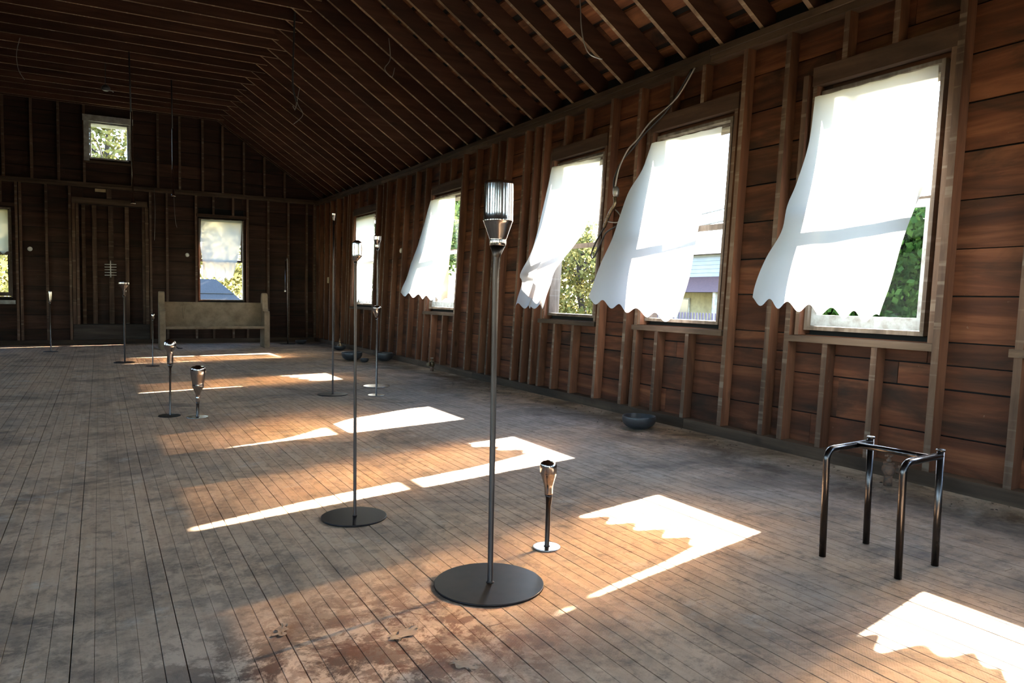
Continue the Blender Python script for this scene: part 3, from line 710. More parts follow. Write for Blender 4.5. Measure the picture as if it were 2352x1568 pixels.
# ------------------------------------------------------------------ window shades
SH = {
 'w3': ([(4.87, 3.953, 2.795), (4.83, 3.959, 2.432), (4.76, 4.001, 2.13), (4.7, 4.033, 1.953), (4.62, 4.009, 1.751), (4.5, 4.042, 1.546), (4.42, 4.067, 1.343), (4.38, 4.058, 1.208)],
   [(4.88, 2.99, 2.793), (4.84, 2.97, 2.386), (4.78, 2.985, 2.01), (4.72, 3.01, 1.833), (4.65, 3.042, 1.6), (4.57, 3.052, 1.338), (4.54, 3.072, 1.208), (4.52, 3.084, 1.098)]),
 'w2': ([(4.87, 5.893, 2.774), (4.82, 5.971, 2.512), (4.76, 6.097, 2.303), (4.7, 6.153, 2.06), (4.62, 6.163, 1.834), (4.52, 6.212, 1.586), (4.44, 6.244, 1.361), (4.4, 6.273, 1.19)],
   [(4.9, 4.96, 2.764), (4.9, 5.0, 2.551), (4.86, 5.07, 2.239), (4.82, 5.115, 1.96), (4.78, 5.127, 1.719), (4.73, 5.144, 1.399), (4.7, 5.199, 1.178), (4.68, 5.246, 1.007)]),
 'w1': ([(4.88, 7.785, 2.809), (4.82, 7.78, 2.554), (4.74, 7.769, 2.23), (4.66, 7.729, 1.959), (4.56, 7.686, 1.69), (4.46, 7.725, 1.468), (4.46, 7.648, 1.373), (4.4, 7.722, 1.1)],
   [(4.9, 6.80, 2.776), (4.88, 6.83, 2.504), (4.86, 6.88, 2.264), (4.82, 6.97, 1.969), (4.78, 7.277, 1.683), (4.76, 7.477, 1.534), (4.74, 7.603, 1.327), (4.72, 7.744, 1.097)]),
 'w5': ([(4.88, 11.598, 2.801), (4.83, 11.734, 2.445), (4.74, 11.794, 2.077), (4.63, 11.807, 1.779), (4.52, 11.719, 1.517), (4.44, 11.707, 1.332), (4.42, 11.694, 1.274), (4.4, 11.66, 1.223)],
   [(4.9, 10.65, 2.788), (4.89, 10.65, 2.505), (4.86, 10.65, 2.161), (4.82, 10.63, 1.883), (4.78, 10.582, 1.676), (4.72, 10.474, 1.402), (4.7, 10.458, 1.267), (4.68, 10.442, 1.133)]),
 'w6': ([(4.9, 15.784, 2.866), (4.88, 15.715, 2.578), (4.86, 15.645, 2.291), (4.84, 15.576, 2.007), (4.83, 15.539, 1.726), (4.82, 15.502, 1.445), (4.81, 15.436, 1.258), (4.8, 15.401, 1.082)],
   [(4.9, 14.533, 2.848), (4.9, 14.555, 2.586), (4.89, 14.547, 2.322), (4.89, 14.569, 2.058), (4.88, 14.561, 1.793), (4.87, 14.581, 1.528), (4.86, 14.574, 1.306), (4.86, 14.597, 1.066)]),
 'back': ([(2.117, 18.84, 2.906), (2.10, 18.82, 2.6), (2.089, 18.80, 2.322), (2.131, 18.78, 1.915), (2.135, 18.75, 1.547)],
   [(3.033, 18.84, 2.926), (3.01, 18.83, 2.6), (2.986, 18.82, 2.368), (2.912, 18.80, 1.947), (2.788, 18.78, 1.504)]),
}
def resample(e, n):
    P = np.array(catmull(e, 8)); d = np.r_[0, np.cumsum(np.linalg.norm(np.diff(P, axis=0), axis=1))]
    u = np.linspace(0, d[-1], n); return np.stack([np.interp(u, d, P[:, k]) for k in range(3)], 1)
def shade(key, label, mat=M_FABRIC, fold=0.0, nf=3, scal=6, seed=1, inward=(-1, 0, 0), crease=.010):
    Lr, Rr = SH[key]; NRW, NC = 44, 72
    L = resample(Lr, NRW); Rg = resample(Rr, NRW)
    g = L + .5 * (Rg - L); base = g[0].copy()
    inw = np.array(inward, float); r = np.random.default_rng(seed); ph = r.uniform(0, 6.28, 8)
    v = []
    for i in range(NRW):
        a = i / (NRW - 1); w = np.linalg.norm(Rg[i] - L[i]); sq = max(0, 1 - w / 1.0)
        for j in range(NC):
            u = j / (NC - 1); p = L[i] + (Rg[i] - L[i]) * u
            bil = math.sin(math.pi * a) * math.sin(math.pi * u) * .035
            wr_ = crease * (math.sin(u * 9 + ph[0] + a * 4) * a + .6 * math.sin(u * 21 + ph[1] - a * 6) * a + .5 * math.sin(a * 17 + ph[2] + 2 * u) * math.sin(math.pi * u))
            # soft diagonal creases
            q = u * 1.2 + a * 1.6 + ph[3] * .1
            wr_ += crease * .8 * (abs((q * 2.3) % 1 - .5) - .25) * a
            fo = fold * sq * math.sin(u * math.pi * 2 * nf + ph[4])
            p = p + inw * (bil + wr_ + fo)
            if i == 0: p[2] -= .006 * abs(math.sin(u * 14 + ph[5]))
            if a > .93: p[2] += ((a - .93) / .07) * .032 * math.cos(2 * math.pi * scal * u + .6)
            v.append(tuple(p - base))
    mb = MB(); mb.v = v
    for i in range(NRW - 1):
        for j in range(NC - 1):
            k = i * NC + j; mb.quad((k, k + NC, k + NC + 1, k + 1), 0, True)
    o = mb.obj('window_shade', mat, None, tuple(base)); tag(o, label, 'window shade', 'cloth shades over the windows'); return o
shade('w3', 'largest billowing white shade with a scalloped hem, nearest the right edge', seed=3)
shade('w2', 'billowing white shade right of the dangling cable, its top right corner torn loose', seed=4, scal=5)
shade('w1', 'narrow twisted white shade blown aside, left of the dangling cable', fold=.10, nf=2, seed=5)
shade('w5', 'white scalloped shade between the two windows behind the tall floor stands', seed=6, scal=5)
shade('w6', 'straight hanging white shade in the farthest window of the right wall', seed=8, crease=.006)
shade('back', 'white shade with leaf shadows in the back window above the pew', seed=9, inward=(0, -1, 0), scal=5)
SH['w4'] = ([(4.87, 2.27, 2.795), (4.81, 2.26, 2.35), (4.70, 2.23, 1.95), (4.55, 2.20, 1.55), (4.42, 2.13, 1.20)], [(4.88, 1.33, 2.793), (4.84, 1.36, 2.386), (4.74, 1.42, 1.9), (4.60, 1.55, 1.4), (4.52, 1.70, 1.06)])
shade('w4', 'white shade of the window just beyond the right edge of the view', seed=10, fold=.06, nf=2, scal=3)
SH['lb'] = ([(-2.57, 18.86, 2.86), (-2.57, 18.86, 2.4), (-2.57, 18.86, 1.95)], [(-1.66, 18.86, 2.86), (-1.66, 18.86, 2.4), (-1.66, 18.86, 1.95)])
shade('lb', 'yellowed blind covering the upper half of the window at the left edge', M_BLIND, seed=11, inward=(0, -1, 0), crease=.002)

# ------------------------------------------------------------------ the metal floor stands
STANDS = {
 'big': ((1.406,2.671), 0.229, 4, M_BASEDK, M_BRONZE, M_STEEL, 'tallest stand in front, brown pole with a large bottle-shaped brushed steel head', [(0.0055, 0.005, 0.0117), (0.0072, 1.274, 0.0124), (0.0096, 1.361, 0.0131), (0.0115, 1.365, 0.0142), (0.0147, 1.409, 0.032), (0.0155, 1.42, 0.0341), (0.0153, 1.43, 0.0341), (0.0162, 1.439, 0.0355), (0.0149, 1.506, 0.0592), (0.0158, 1.513, 0.0599), (0.0161, 1.655, 0.0587), (0.016, 1.662, 0.053), (0.0158, 1.668, 0.0389), (0.0138, 1.672, 0.0177)]),
 'ecc': ((1.183,3.823), 0.174, 3, M_BASEDK, M_BRONZE, M_STEEL, 'tall stand with an off-centre cylindrical steel head and black disc base', [(0.0048, 0.002, 0.0089), (0.0017, 1.283, 0.0071), (0.0015, 1.361, 0.0076), (0.0019, 1.375, 0.0104), (0.0105, 1.403, 0.0263), (0.0109, 1.41, 0.0267), (0.0109, 1.467, 0.0265), (0.0106, 1.476, 0.023), (0.0105, 1.483, 0.0138)]),
 'small': ((1.866,2.954), 0.067, 3, M_BASEGR, M_BRONZE, M_STEEL, 'knee-high stand with a knob head and small shiny disc, beside the sunlit patch', [(0.0012, 0.002, 0.0109), (0.0054, 0.204, 0.0126), (0.0076, 0.244, 0.0161), (0.0047, 0.261, 0.0199), (0.0038, 0.299, 0.0219), (0.0032, 0.325, 0.0282), (0.0024, 0.357, 0.0382), (0.0016, 0.367, 0.0403), (0.0007, 0.397, 0.0407), (-0.0002, 0.412, 0.0365), (-0.0008, 0.419, 0.0271), (-0.0009, 0.423, 0.0125)]),
 'thin': ((2.423,8.696), 0.177, 2, M_BASEDK, M_BRONZE, M_STEEL, 'tallest and thinnest stand with a tiny flared tip, left of the farthest side window', [(0.0, 0.008, 0.0109), (0.0052, 1.588, 0.0088), (0.0046, 2.069, 0.0093), (0.005, 2.104, 0.0144), (0.0049, 2.13, 0.019), (0.0048, 2.15, 0.02)]),
 'cup': ((3.169,9.282), 0.172, 3, M_BASEGR, M_TUBE, M_STEEL, 'tall stand with an open double-bulged cup head and wide grey disc base', [(0.0029, 0.006, 0.0103), (0.0002, 1.637, 0.0091), (-0.002, 1.772, 0.0108), (-0.0034, 1.806, 0.0261), (-0.0041, 1.822, 0.0289), (-0.0044, 1.858, 0.0306), (-0.0047, 1.907, 0.0441), (-0.0048, 1.924, 0.0453), (-0.0051, 1.963, 0.0458)]),
 'drop': ((2.883,8.451), 0.102, 2, M_BASEGR, M_TUBE, M_STEEL, 'waist-high stand with a rounded drop-shaped head, in front of the cup-headed stand', [(-0.0001, 0.008, 0.0104), (-0.0021, 0.9, 0.0093), (-0.0023, 0.931, 0.0156), (-0.0025, 0.963, 0.029), (-0.0028, 0.999, 0.0435), (-0.003, 1.035, 0.0503), (-0.0032, 1.056, 0.0482), (-0.0033, 1.069, 0.0311)]),
 'c1': ((0.576,7.760), 0.101, 3, M_BASEDK, M_TUBE, M_STEEL, 'left one of the low pair, slim pole with a long stepped steel head', [(0.0058, 0.004, 0.0088), (0.0099, 0.459, 0.01), (0.0101, 0.48, 0.0167), (0.0102, 0.501, 0.0272), (0.0105, 0.612, 0.0301), (0.01, 0.64, 0.0397), (0.0098, 0.661, 0.0514), (0.0096, 0.686, 0.0551), (0.0099, 0.713, 0.0501), (0.01, 0.728, 0.0418)]),
 'c2': ((0.805,7.579), 0.098, 2, M_BASEGR, M_TUBE, M_STEEL, 'right one of the low pair, short stand with a fat vase-like steel head', [(0.0012, 0.004, 0.0125), (0.004, 0.134, 0.0142), (0.0045, 0.147, 0.0179), (0.0052, 0.184, 0.0208), (0.0057, 0.201, 0.0192), (0.0067, 0.235, 0.025), (0.0079, 0.293, 0.0516), (0.0081, 0.331, 0.0529), (0.0087, 0.41, 0.0665), (0.009, 0.456, 0.0694), (0.0092, 0.477, 0.0649), (0.0092, 0.486, 0.0561)]),
 'f1': ((0.351,13.830), 0.160, 3, M_BASEDK, M_BRONZE, M_STEEL, 'stand with a funnel head and fluted ring, in front of the boarded doorway', [(0.0084, 0.007, 0.0138), (0.0081, 1.047, 0.0123), (0.0073, 1.083, 0.0144), (0.0077, 1.119, 0.0238), (0.0078, 1.177, 0.0303), (0.0069, 1.213, 0.0339), (0.0067, 1.249, 0.0433), (0.0065, 1.285, 0.0692), (0.0071, 1.328, 0.0735), (0.0071, 1.335, 0.0678)]),
 'f2': ((0.732,13.057), 0.098, 2, M_BASEDK, M_TUBE, M_STEEL, 'slender stand with a very small knob head, left of the pew', [(0.0001, 0.007, 0.0098), (0.0099, 0.728, 0.009), (0.0101, 0.749, 0.0139), (0.0104, 0.777, 0.025), (0.0108, 0.819, 0.0257), (0.011, 0.836, 0.0208)]),
 'f3': ((-0.828,16.648), 0.125, 2, M_BASEDK, M_TUBE, M_STEEL, 'far stand with a narrow cylindrical head, left of the boarded doorway', [(0.0037, 0.008, 0.0117), (0.0047, 0.923, 0.0108), (0.0044, 0.948, 0.0217), (0.0047, 0.965, 0.0267), (0.0069, 1.14, 0.0266), (0.0071, 1.152, 0.0208)]),
}
# image offsets were read across the view; stands sway in the X direction only
for key, ((bx, by), br, hs_, mbse, mst, mhd, label, rows) in STANDS.items():
    t = empty('floor_stand', (bx, by, 0), label, 'floor stand', 'metal floor stands spread over the room')
    th = .010 if br > .15 else .007
    mb = MB(); mb.lathe([(0, .0005, br * .985), (0, .002, br), (0, th - .001, br), (0, th, br - .002)], 64); 
    mb.obj('base', mbse, t)
    rows = [(o, max(z, th), r_) for o, z, r_ in rows]
    st = rows[:hs_ + 1]; hdr = rows[hs_:]
    off0 = st[0]
    stem = [(off0[0], th, off0[2] * 1.5), (off0[0], th + .004, off0[2] * 1.1)] + [(o, max(z, th + .006), r_) for o, z, r_ in st]
    mb = MB(); mb.lathe(stem, 24); mb.obj('pole', mst, t)
    cr = catmull(hdr, 5) if key not in ('big',) else catmull(hdr, 4)
    cr = [(a_, b_, max(c_, .004)) for a_, b_, c_ in cr]
    zmax = -1; q = []
    for w_ in cr:
        if w_[1] > zmax + 1e-4: q.append(w_); zmax = w_[1]
    lo_, lz, lr = q[-1]
    if key in ('c1', 'c2', 'f1'): q += [(lo_, lz + .002, lr - .004), (lo_, lz + .001, lr * .75), (lo_, lz + .0015, lr * .46), (lo_, lz + .011, lr * .42), (lo_, lz + .013, lr * .15)]
    elif key in ('cup', 'thin'):     # open or dished mouth
        q += [(lo_, lz + .003, lr - .004), (lo_, lz - .006, lr * .72), (lo_, lz - .02, lr * .5)]
    else: q += [(lo_, lz + .0035, lr * .55), (lo_, lz + .004, lr * .15)]
    mb = MB(); mb.lathe(q, 48)
    if key == 'f1':                                   # fluted ring
        vv = []
        for idx, (x_, y_, z_) in enumerate(mb.v):
            j = idx % 48; r0 = math.hypot(x_ - .007, y_)
            if 1.28 < z_ < 1.336 and r0 > .055:
                f_ = 1 + .05 * math.cos(j * 2 * math.pi / 4); x_, y_ = .007 + (x_ - .007) * f_, y_ * f_
            vv.append((x_, y_, z_))
        mb.v = vv
    mb.obj('head', mhd, t)
# hooked stand by the far corner
t = empty('hooked_stand', (3.884, 17.806, 0), 'thin hooked pole with a steel rod and bell hanging from its tip, far corner', 'floor stand', 'metal floor stands spread over the room')
mb = MB(); mb.lathe([(0, .0005, .17), (0, .002, .175), (0, .008, .175), (0, .009, .172)], 48); mb.obj('base', M_BASEDK, t)
mb = MB(); mb.tube(catmull([(0, 0, .009), (-.003, 0, 1.0), (-.007, 0, 1.96), (-.02, 0, 1.993), (-.042, 0, 1.985), (-.05, 0, 1.955)], 5), .011, 10); mb.obj('pole', M_TUBE, t)
mb = MB(); mb.lathe([(-.05, 1.96, .012), (-.052, 1.30, .012), (-.052, 1.29, .018), (-.052, 1.27, .027), (-.052, 1.24, .029), (-.052, 1.225, .026)][::-1], 20); mb.obj('hanging_bell', M_STEEL, t)

# ------------------------------------------------------------------ hanging rods and wires
def rod(x, y, z1, zmid, z0, dx, label):
    t = empty('hanging_rod', (x, y, z1), label, 'hanging rod', 'bell-tipped rods hanging from the collar ties')
    mb = MB(); mb.tube([(0, 0, 0), (dx * .5, 0, zmid - z1)], .012, 8); mb.obj('upper_rod', M_RUBBER, t)
    mb = MB(); zz = z0 - z1
    mb.lathe([(dx, zz, .040), (dx, zz + .012, .046), (dx, zz + .03, .036), (dx, zz + .06, .018), (dx, zz + .10, .020), (dx, zz + .13, .013), (dx * .6, (zmid - z1) * .98, .012), (dx * .5, zmid - z1 + .02, .011)], 20); mb.obj('bell_tip', M_STEEL, t)
rod(.49, 14.19, 5.2, 4.19, 2.666, .034, 'longer hanging rod with a flared tip just right of the small high window')
rod(1.25, 15.635, 5.2, 4.275, 3.009, .015, 'shorter hanging rod further right, above the gap between doorway and pew')
t = empty('pendant_lamp', (.15, 15.155, 5.2), 'small dark pendant socket with a broken shade above the high window', 'lamp')
mb = MB(); mb.tube([(0, 0, 0), (-.005, 0, -.38)], .006, 6); mb.obj('cord', M_RUBBER, t)
mb = MB(); mb.lathe([(0, -.37, .02), (0, -.39, .045), (0, -.42, .07), (0, -.455, .075), (0, -.48, .04)][::-1], 20); mb.obj('socket', M_BLACK, t)
mb = MB(); mb.tube([(.03, -.02, -.47), (.10, -.03, -.475), (.12, -.02, -.49)], .008, 6); mb.obj('bent_bracket', M_WIRE, t)
def wire(name, pts, r, mat, label, cat='wire', n=6, group=None):
    o = pts[0]; mb = MB(); mb.tube([tuple(a - b for a, b in zip(p, o)) for p in catmull(pts, n)], r, 7)
    return tag(mb.obj(name, mat, None, o), label, cat, group)
t = empty('hanging_cable', (2.52, 11.058, 5.41), 'long black cable with a bent bare hook end, hanging from the rafters', 'cable')
mb = MB(); mb.tube(catmull([(-.0, 0, 0), (-.014, 0, -.37), (-.035, 0, -.99), (-.03, 0, -1.25), (.02, 0, -1.44)], 6), .013, 8); mb.obj('cable', M_RUBBER, t)
mb = MB(); mb.tube([(.02, 0, -1.44), (.012, 0, -1.50), (-.004, 0, -1.555), (-.035, 0, -1.50)], .007, 6); mb.obj('hook', M_WIRE, t)
wire('dangling_wire', [(3.98, 6.0, 4.30), (4.035, 6.0, 4.037), (4.057, 6.0, 3.798), (4.097, 6.0, 3.642), (4.166, 6.0, 3.552), (4.311, 6.0, 3.531)], .006, M_WIRE, 'thin curled grey wire dangling under the rafters at the top')
wire('dangling_wire', [(3.2, 9.0, 4.40), (3.22, 9.0, 4.15), (3.15, 9.0, 4.02), (3.24, 9.0, 3.93), (3.28, 9.0, 4.05)], .005, M_WIRE, 'looped scrap of wire under the rafters above the second shade')
wire('dangling_wire', [(2.9, 12.4, 4.55), (2.86, 12.4, 4.3), (2.95, 12.4, 4.12), (2.8, 12.4, 3.95)], .005, M_WIRE, 'kinked wire scrap hanging from rafters in the middle of the right slope')
wire('dangling_wire', [(-1.05, 14.4, 5.2), (-1.10, 14.4, 4.95), (-1.08, 14.4, 4.7), (-1.0, 14.4, 4.55)], .005, M_WIRE, 'faint curved wire hanging left of the pendant socket')
wire('dangling_wire', [(1.12, 18.785, 3.50), (1.12, 18.70, 3.42), (1.13, 18.66, 3.0), (1.12, 18.66, 2.6), (1.11, 18.66, 2.35)], .004, M_WIRE, 'thin straight wire hanging from the girt, right of the doorway')
wire('dangling_wire', [(1.52, 18.785, 3.50), (1.52, 18.70, 3.42), (1.53, 18.66, 3.1), (1.55, 18.66, 2.8), (1.58, 18.66, 2.66)], .004, M_WIRE, 'thin curved wire hanging between doorway and back window')

# cable bundle on the right wall
t = empty('wall_cable', (4.86, 6.45, 2.35), 'grey cables, connector and frayed armoured sleeve hanging between two shades', 'cable')
O = Vector((4.86, 6.45, 2.35)); rel = lambda L: [tuple(Vector(p) - O) for p in L]
mb = MB(); mb.tube(catmull(rel([(4.93, 5.37, 3.39), (4.92, 5.60, 3.16), (4.91, 5.97, 3.0), (4.90, 6.16, 2.86), (4.88, 6.29, 2.77), (4.87, 6.41, 2.61), (4.86, 6.45, 2.47), (4.86, 6.47, 2.38)]), 6), .009, 8); mb.obj('cable', M_WIRE, t)
mb = MB(); mb.tube(catmull(rel([(4.94, 5.42, 3.39), (4.92, 5.72, 3.08), (4.91, 6.06, 2.90), (4.90, 6.25, 2.77), (4.88, 6.40, 2.66), (4.87, 6.50, 2.50), (4.86, 6.49, 2.38)]), 6), .009, 8); mb.obj('cable', M_RUBBER, t)
mb = MB(); mb.lathe([(.0, -.05, .026), (0, -.02, .036), (0, .03, .036), (0, .055, .018)], 14); mb.obj('connector', M_WIRE, t)
mb = MB(); mb.tube(catmull(rel([(4.86, 6.47, 2.30), (4.85, 6.45, 2.22), (4.85, 6.53, 2.14), (4.86, 6.60, 2.06), (4.87, 6.66, 1.99)]), 8), [.018 + .004 * (i % 2) for i in range(33)], 8); mb.obj('braided_sleeve', M_BRASS, t)
mb = MB(); mb.tube(catmull(rel([(4.87, 6.62, 2.05), (4.84, 6.42, 2.02), (4.83, 6.30, 2.03), (4.85, 6.36, 2.10), (4.86, 6.45, 2.16)]), 6), .007, 6); mb.obj('loose_wire', M_WIRE, t)
mb = MB(); mb.tube(catmull(rel([(4.87, 6.66, 1.99), (4.86, 6.80, 1.83), (4.86, 6.88, 1.70), (4.86, 6.84, 1.66), (4.85, 6.72, 1.78), (4.85, 6.60, 1.92), (4.84, 6.40, 1.98)]), 8), .009, 8); mb.obj('cable_loop', M_RUBBER, t)

# ------------------------------------------------------------------ stool frame
P1, P2, P3, P4 = Vector((2.980, 2.269, 0)), Vector((3.344, 2.297, 0)), Vector((3.041, 1.929, 0)), Vector((3.351, 1.951, 0))
t = empty('stool_frame', (3.17, 2.11, 0), 'dark steel stool frame without a seat, standing by the right wall', 'stool frame')
O = Vector((3.17, 2.11, 0)); H = .512; rr_ = .0158
def side(A, B):
    d = (B - A).normalized()
    pts = [A - O, A - O + Vector((0, 0, H - .05))]
    for k in range(1, 7):
        an = k / 7 * math.pi / 2; pts.append(A - O + Vector((0, 0, H - .05 + .05 * math.sin(an))) + d * (.05 * (1 - math.cos(an))))
    pts += [A - O + d * .05 + Vector((0, 0, H)), B - O + Vector((0, 0, H))]
    mb = MB(); mb.tube(pts, rr_, 20); mb.obj('bent_leg', M_TUBE, t)
    mb = MB(); mb.tube([B - O, B - O + Vector((0, 0, H + .018))], rr_, 20); mb.obj('leg', M_TUBE, t)
    mb = MB(); q = B - O; mb.lathe([(q.x, q.y, H + .016, .012), (q.x, q.y, H + .022, .019), (q.x, q.y, H + .027, .021), (q.x, q.y, H + .030, .018), (q.x, q.y, H + .027, .012)], 20); mb.obj('seat_peg', M_TUBE, t)
side(P1, P2); side(P3, P4)
a = P1.lerp(P2, .66) - O; b = P3.lerp(P4, .70) - O
mb = MB(); mb.tube([a + Vector((0, 0, H)), b + Vector((0, 0, H))], rr_ * .92, 16); mb.obj('crossbar', M_TUBE, t)

# ------------------------------------------------------------------ pew
t = empty('pew', (2.16, 16.66, 0), 'old wooden church pew covered in tan carpet pile below the back window', 'pew')
def ext(prof, x0, x1, name, bev=.012):
    mb = MB(); c = Vector((sum(p[0] for p in prof) / len(prof), sum(p[1] for p in prof) / len(prof)))
    sh_ = lambda k: [(c.x + (p[0] - c.x) * k, c.y + (p[1] - c.y) * k) for p in prof]
    R = [[(xx, p[0], p[1]) for p in (sh_(.975) if i in (0, 3) else prof)] for i, xx in enumerate((x0, x0 + bev, x1 - bev, x1))]
    mb.sweep(R, smooth=False); return mb.obj(name, M_PEW, t)
endp = catmull([(.0, .0), (.0, .35), (-.005, .62), (.0, .74), (.035, .80), (.10, .805), (.16, .80), (.20, .86), (.225, 1.0), (.235, 1.13), (.27, 1.185), (.33, 1.195), (.385, 1.16), (.41, 1.05), (.445, .7), (.49, .3), (.50, .0)], 3)
ext(endp, -1.09, -.975, 'end_panel'); ext(endp, .975, 1.09, 'end_panel')
ext([(.02, .415), (.0, .43), (.0, .455), (.02, .475), (.36, .455), (.36, .42)], -.978, .978, 'seat')
ext([(.335, .44), (.385, .44), (.455, .97), (.445, .982), (.42, .982), (.405, .97)], -.978, .978, 'backrest')
mb = MB(); mb.tube(catmull([(-.60, .365, .56), (-.62, .372, .72), (-.60, .385, .86), (-.60, .395, .93)], 5), [.004 + .012 * math.sin(math.pi * i / 15) for i in range(16)], 8); mb.obj('carpet_crease', M_PEW, t)
mb = MB(); mb.tube(catmull([(0, 0, .006), (.05, -.06, .05), (.10, -.09, .012), (.18, -.11, .006)], 5), .012, 6)
tag(mb.obj('strap', M_RUBBER, None, (1.33, 16.95, 0)), 'short black strap lying on the floor under the pew by its left end', 'strap')

# ------------------------------------------------------------------ bowls
def bowl(x, y, r_, h_, label, foot=.42):
    out = [(0, .0, r_ * foot), (0, h_ * .10, r_ * .62), (0, h_ * .30, r_ * .86), (0, h_ * .6, r_ * .985), (0, h_ * .85, r_ * 1.0), (0, h_ * .97, r_ * .985), (0, h_, r_ * .965)]
    inn = [(0, h_ * .97, r_ * .94), (0, h_ * .6, r_ * .92), (0, h_ * .3, r_ * .78), (0, h_ * .13, r_ * .5), (0, h_ * .09, r_ * .15)]
    mb = MB(); mb.lathe(catmull(out, 3) + inn, 40)
    return tag(mb.obj('bowl', M_BLACK, None, (x, y, .001)), label, 'bowl', 'black bowls on the floor')
bowl(4.389, 5.381, .157, .118, 'matte black bowl alone by the right wall, nearest the viewer', .5)
bowl(4.018, 13.161, .186, .150, 'largest of the far black bowls, with a small bowl touching its right side')
bowl(4.105, 12.70, .078, .068, 'smallest black bowl, beside the largest far bowl')
bowl(4.53, 12.85, .157, .150, 'deep black bowl close to the wall, right of the cup-headed stand')
bowl(4.50, 15.605, .126, .095, 'far black bowl holding a small brass bell')
bowl(4.174, 17.737, .128, .095, 'farthest black bowl, on the floor by the back corner')
mb = MB(); mb.lathe(catmull([(0, 0, .055), (0, .04, .075), (0, .09, .062), (0, .13, .028), (0, .15, .022), (0, .17, .028), (0, .19, .018), (0, .24, .006)], 4), 24)
tag(mb.obj('bell', M_BRASS, None, (4.50, 15.605, .012)), 'small dull brass bell with a spike top standing in a far black bowl', 'bell')

# ------------------------------------------------------------------ radiator valves
def valve(x, y, s_, rz, label, brass=False):
    t = empty('radiator_valve', (x, y, 0), label, 'valve', rz=rz)
    mm = M_BRASS if brass else M_RUST
    f = lambda L: [(a * s_, b * s_, c * s_) for a, b, c in L]
    mb = MB(); mb.lathe(f([(0, .001, .026), (0, .075, .026)]), 16); mb.obj('riser_pipe', M_RUST, t)
    mb = MB(); mb.lathe(f([(0, .07, .026), (0, .085, .036), (0, .105, .042), (0, .125, .040), (0, .14, .030), (0, .143, .034), (0, .155, .034), (0, .157, .018)]), 16); mb.obj('valve_body', mm, t)
    mb = MB(); mb.tube([Vector((.02, 0, .108)) * s_, Vector((.055, 0, .108)) * s_, Vector((.056, 0, .108)) * s_, Vector((.085, 0, .108)) * s_], [.022 * s_, .022 * s_, .033 * s_, .033 * s_], 6); mb.obj('union_nut', mm, t)
    mb = MB(); mb.lathe(f([(0, .155, .014), (0, .172, .018), (0, .178, .010), (0, .198, .006)]), 12); mb.obj('bonnet', mm, t)
    mb = MB()
    for k in range(4):
        an = k * math.pi / 2; mb.tube([(0, 0, .198 * s_), (.026 * s_ * math.cos(an), .026 * s_ * math.sin(an), .200 * s_)], [.005 * s_, .007 * s_], 6)
    mb.obj('handle', M_WIRE if brass else mm, t)
valve(4.545, 2.985, 1.0, math.radians(-35), 'rusty radiator valve on the floor behind the stool frame')
valve(4.628, 10.87, 1.05, math.radians(200), 'tarnished brass radiator valve by the wall under the fourth window', True)

# ------------------------------------------------------------------ small wall pieces
t = empty('wall_antenna', (.232, 19.0, 1.66), 'thin metal piece with an upright and five crossbars in the doorway', 'wall ornament')
mb = MB(); mb.tube([(0, -.02, -.17), (0, -.02, .205)], .011, 8); mb.obj('upright', M_CERAMIC, t)
for k in range(5):
    z = -.125 + .0605 * k; mb = MB(); mb.tube([(-.118, -.035, z), (.118, -.035, z + .004)], .008, 8); mb.obj('crossbar', M_CERAMIC, t)
def disc(T, s, z, label, axis):
    mb = MB()
    for q in range(1):
        rings = []
        for r_, d in ((.030, .0), (.046, -.004), (.048, -.018), (.036, -.030), (.018, -.034)):
            rings.append([tuple(Vector(T(s + r_ * math.cos(2 * math.pi * j / 20), .098 + d, z + r_ * math.sin(2 * math.pi * j / 20))) - Vector(T(s, .098, z))) for j in range(20)])
        mb.sweep(rings)
    return tag(mb.obj('wall_fitting', M_CERAMIC, None, T(s, .098, z)), label, 'fixture', 'round white fittings on the walls')
disc(T_B, -1.28, 2.05, 'round white fitting on the dark wall left of the doorway', 0)
disc(T_B, 1.814, 2.055, 'round white fitting between the doorway and the back window', 0)
disc(T_R, 13.2, 2.04, 'round white fitting on the right wall between the two far windows', 1)
mb = MB(); mb.box(-.02, .0, -.05, .05, -.07, .07); mb.box(-.026, -.02, -.012, .012, -.02, .02)
tag(mb.obj('switch_plate', M_BEIGE, None, (4.775, 17.52, 1.53)), 'small cream switch plate on a stud near the far corner', 'switch plate')

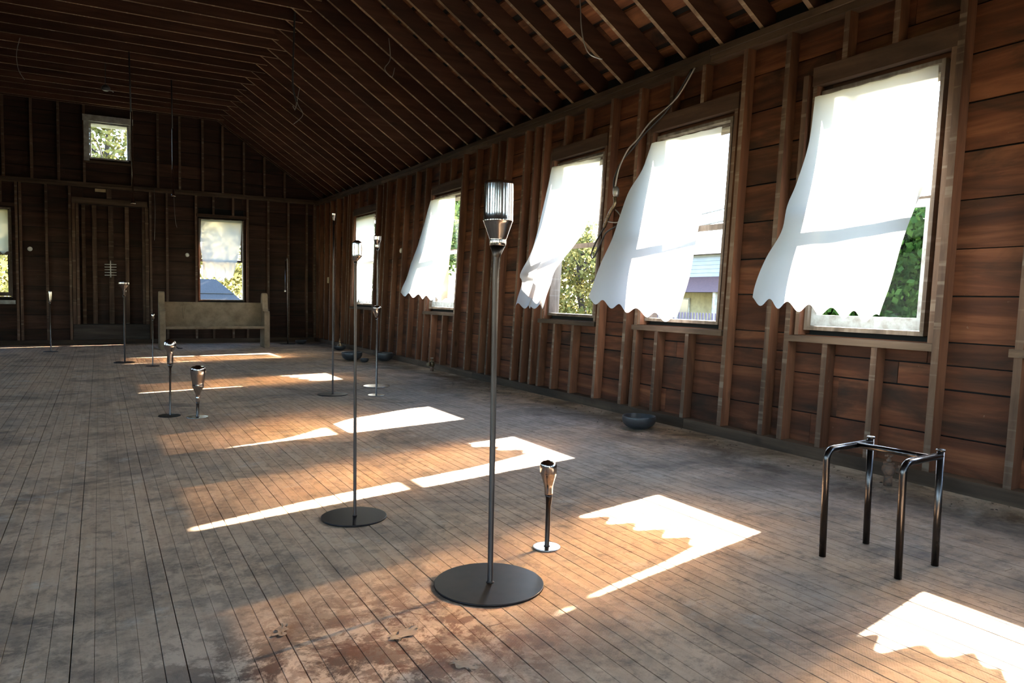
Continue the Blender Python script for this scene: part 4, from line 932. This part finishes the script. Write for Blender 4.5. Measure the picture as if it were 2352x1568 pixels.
# ------------------------------------------------------------------ scraps on the floor
def flake(x, y, s_, rz, label):
    mb = MB(); n = 10; r = random.Random(int(x * 100)); v = []
    for i in range(n):
        for j in range(6):
            u, w_ = i / (n - 1), j / 5
            ed = 1 + .25 * math.sin(j * 2.1 + x * 9)
            v.append(((u - .5) * .16 * s_ * ed, (w_ - .5) * .07 * s_ * (1 + .5 * math.sin(i * 1.3 + x)), .002 + .02 * s_ * max(0, u - .6) ** 1.5 * 1.5 + .004 * math.sin(i + j * 2)**2))
    mb.v = v
    for i in range(n - 1):
        for j in range(5): k = i * 6 + j; mb.quad((k, k + 6, k + 7, k + 1), 0, True)
    o = mb.obj('floor_flake', plain('tan flooring scrap', (.46, .34, .24), .9, nscale=20), None, (x, y, .001), rz)
    tag(o, label, 'floor scrap', 'curled scraps of old flooring')
flake(.93, 2.40, .7, .4, 'larger curled flake of old flooring in front of the big round base')
flake(1.02, 2.10, .55, 2.2, 'smaller curled flake of old flooring near the bottom edge')
flake(.55, 2.62, .5, 1.1, 'thin lifted flake left of the other floor scraps')
mb = MB(); mb.tube([(0, 0, .009), (.045, .006, .010)], .009, 8)
tag(mb.obj('bolt', M_RUST, None, (4.50, 2.13, 0)), 'small loose bolt on the floor by the wall at the right edge', 'bolt')

mb = MB(); rc = random.Random(4)
for k in range(150):
    yy = rc.uniform(2.2, 9.5); xx = 4.74 - abs(rc.gauss(0, .22)) ; s_ = rc.uniform(.004, .012); an = rc.uniform(0, 3.14)
    ca, sa = math.cos(an) * s_, math.sin(an) * s_
    mb.hexa([(xx - ca, yy - sa, .0005), (xx + sa * .5, yy - ca * .5, .0005), (xx + ca, yy + sa, .0005), (xx - sa * .5, yy + ca * .5, .0005),
             (xx - ca * .6, yy - sa * .6, s_ * .5), (xx + sa * .3, yy - ca * .3, s_ * .5), (xx + ca * .6, yy + sa * .6, s_ * .5), (xx - sa * .3, yy + ca * .3, s_ * .5)])
tag(mb.obj('crumbs', plain('dry leaf and plaster crumbs', (.12, .09, .06), .9, nscale=9, c2=(.03, .02, .015))), 'scattered dry crumbs and chips on the floor along the right wall', 'debris', None, 'stuff')
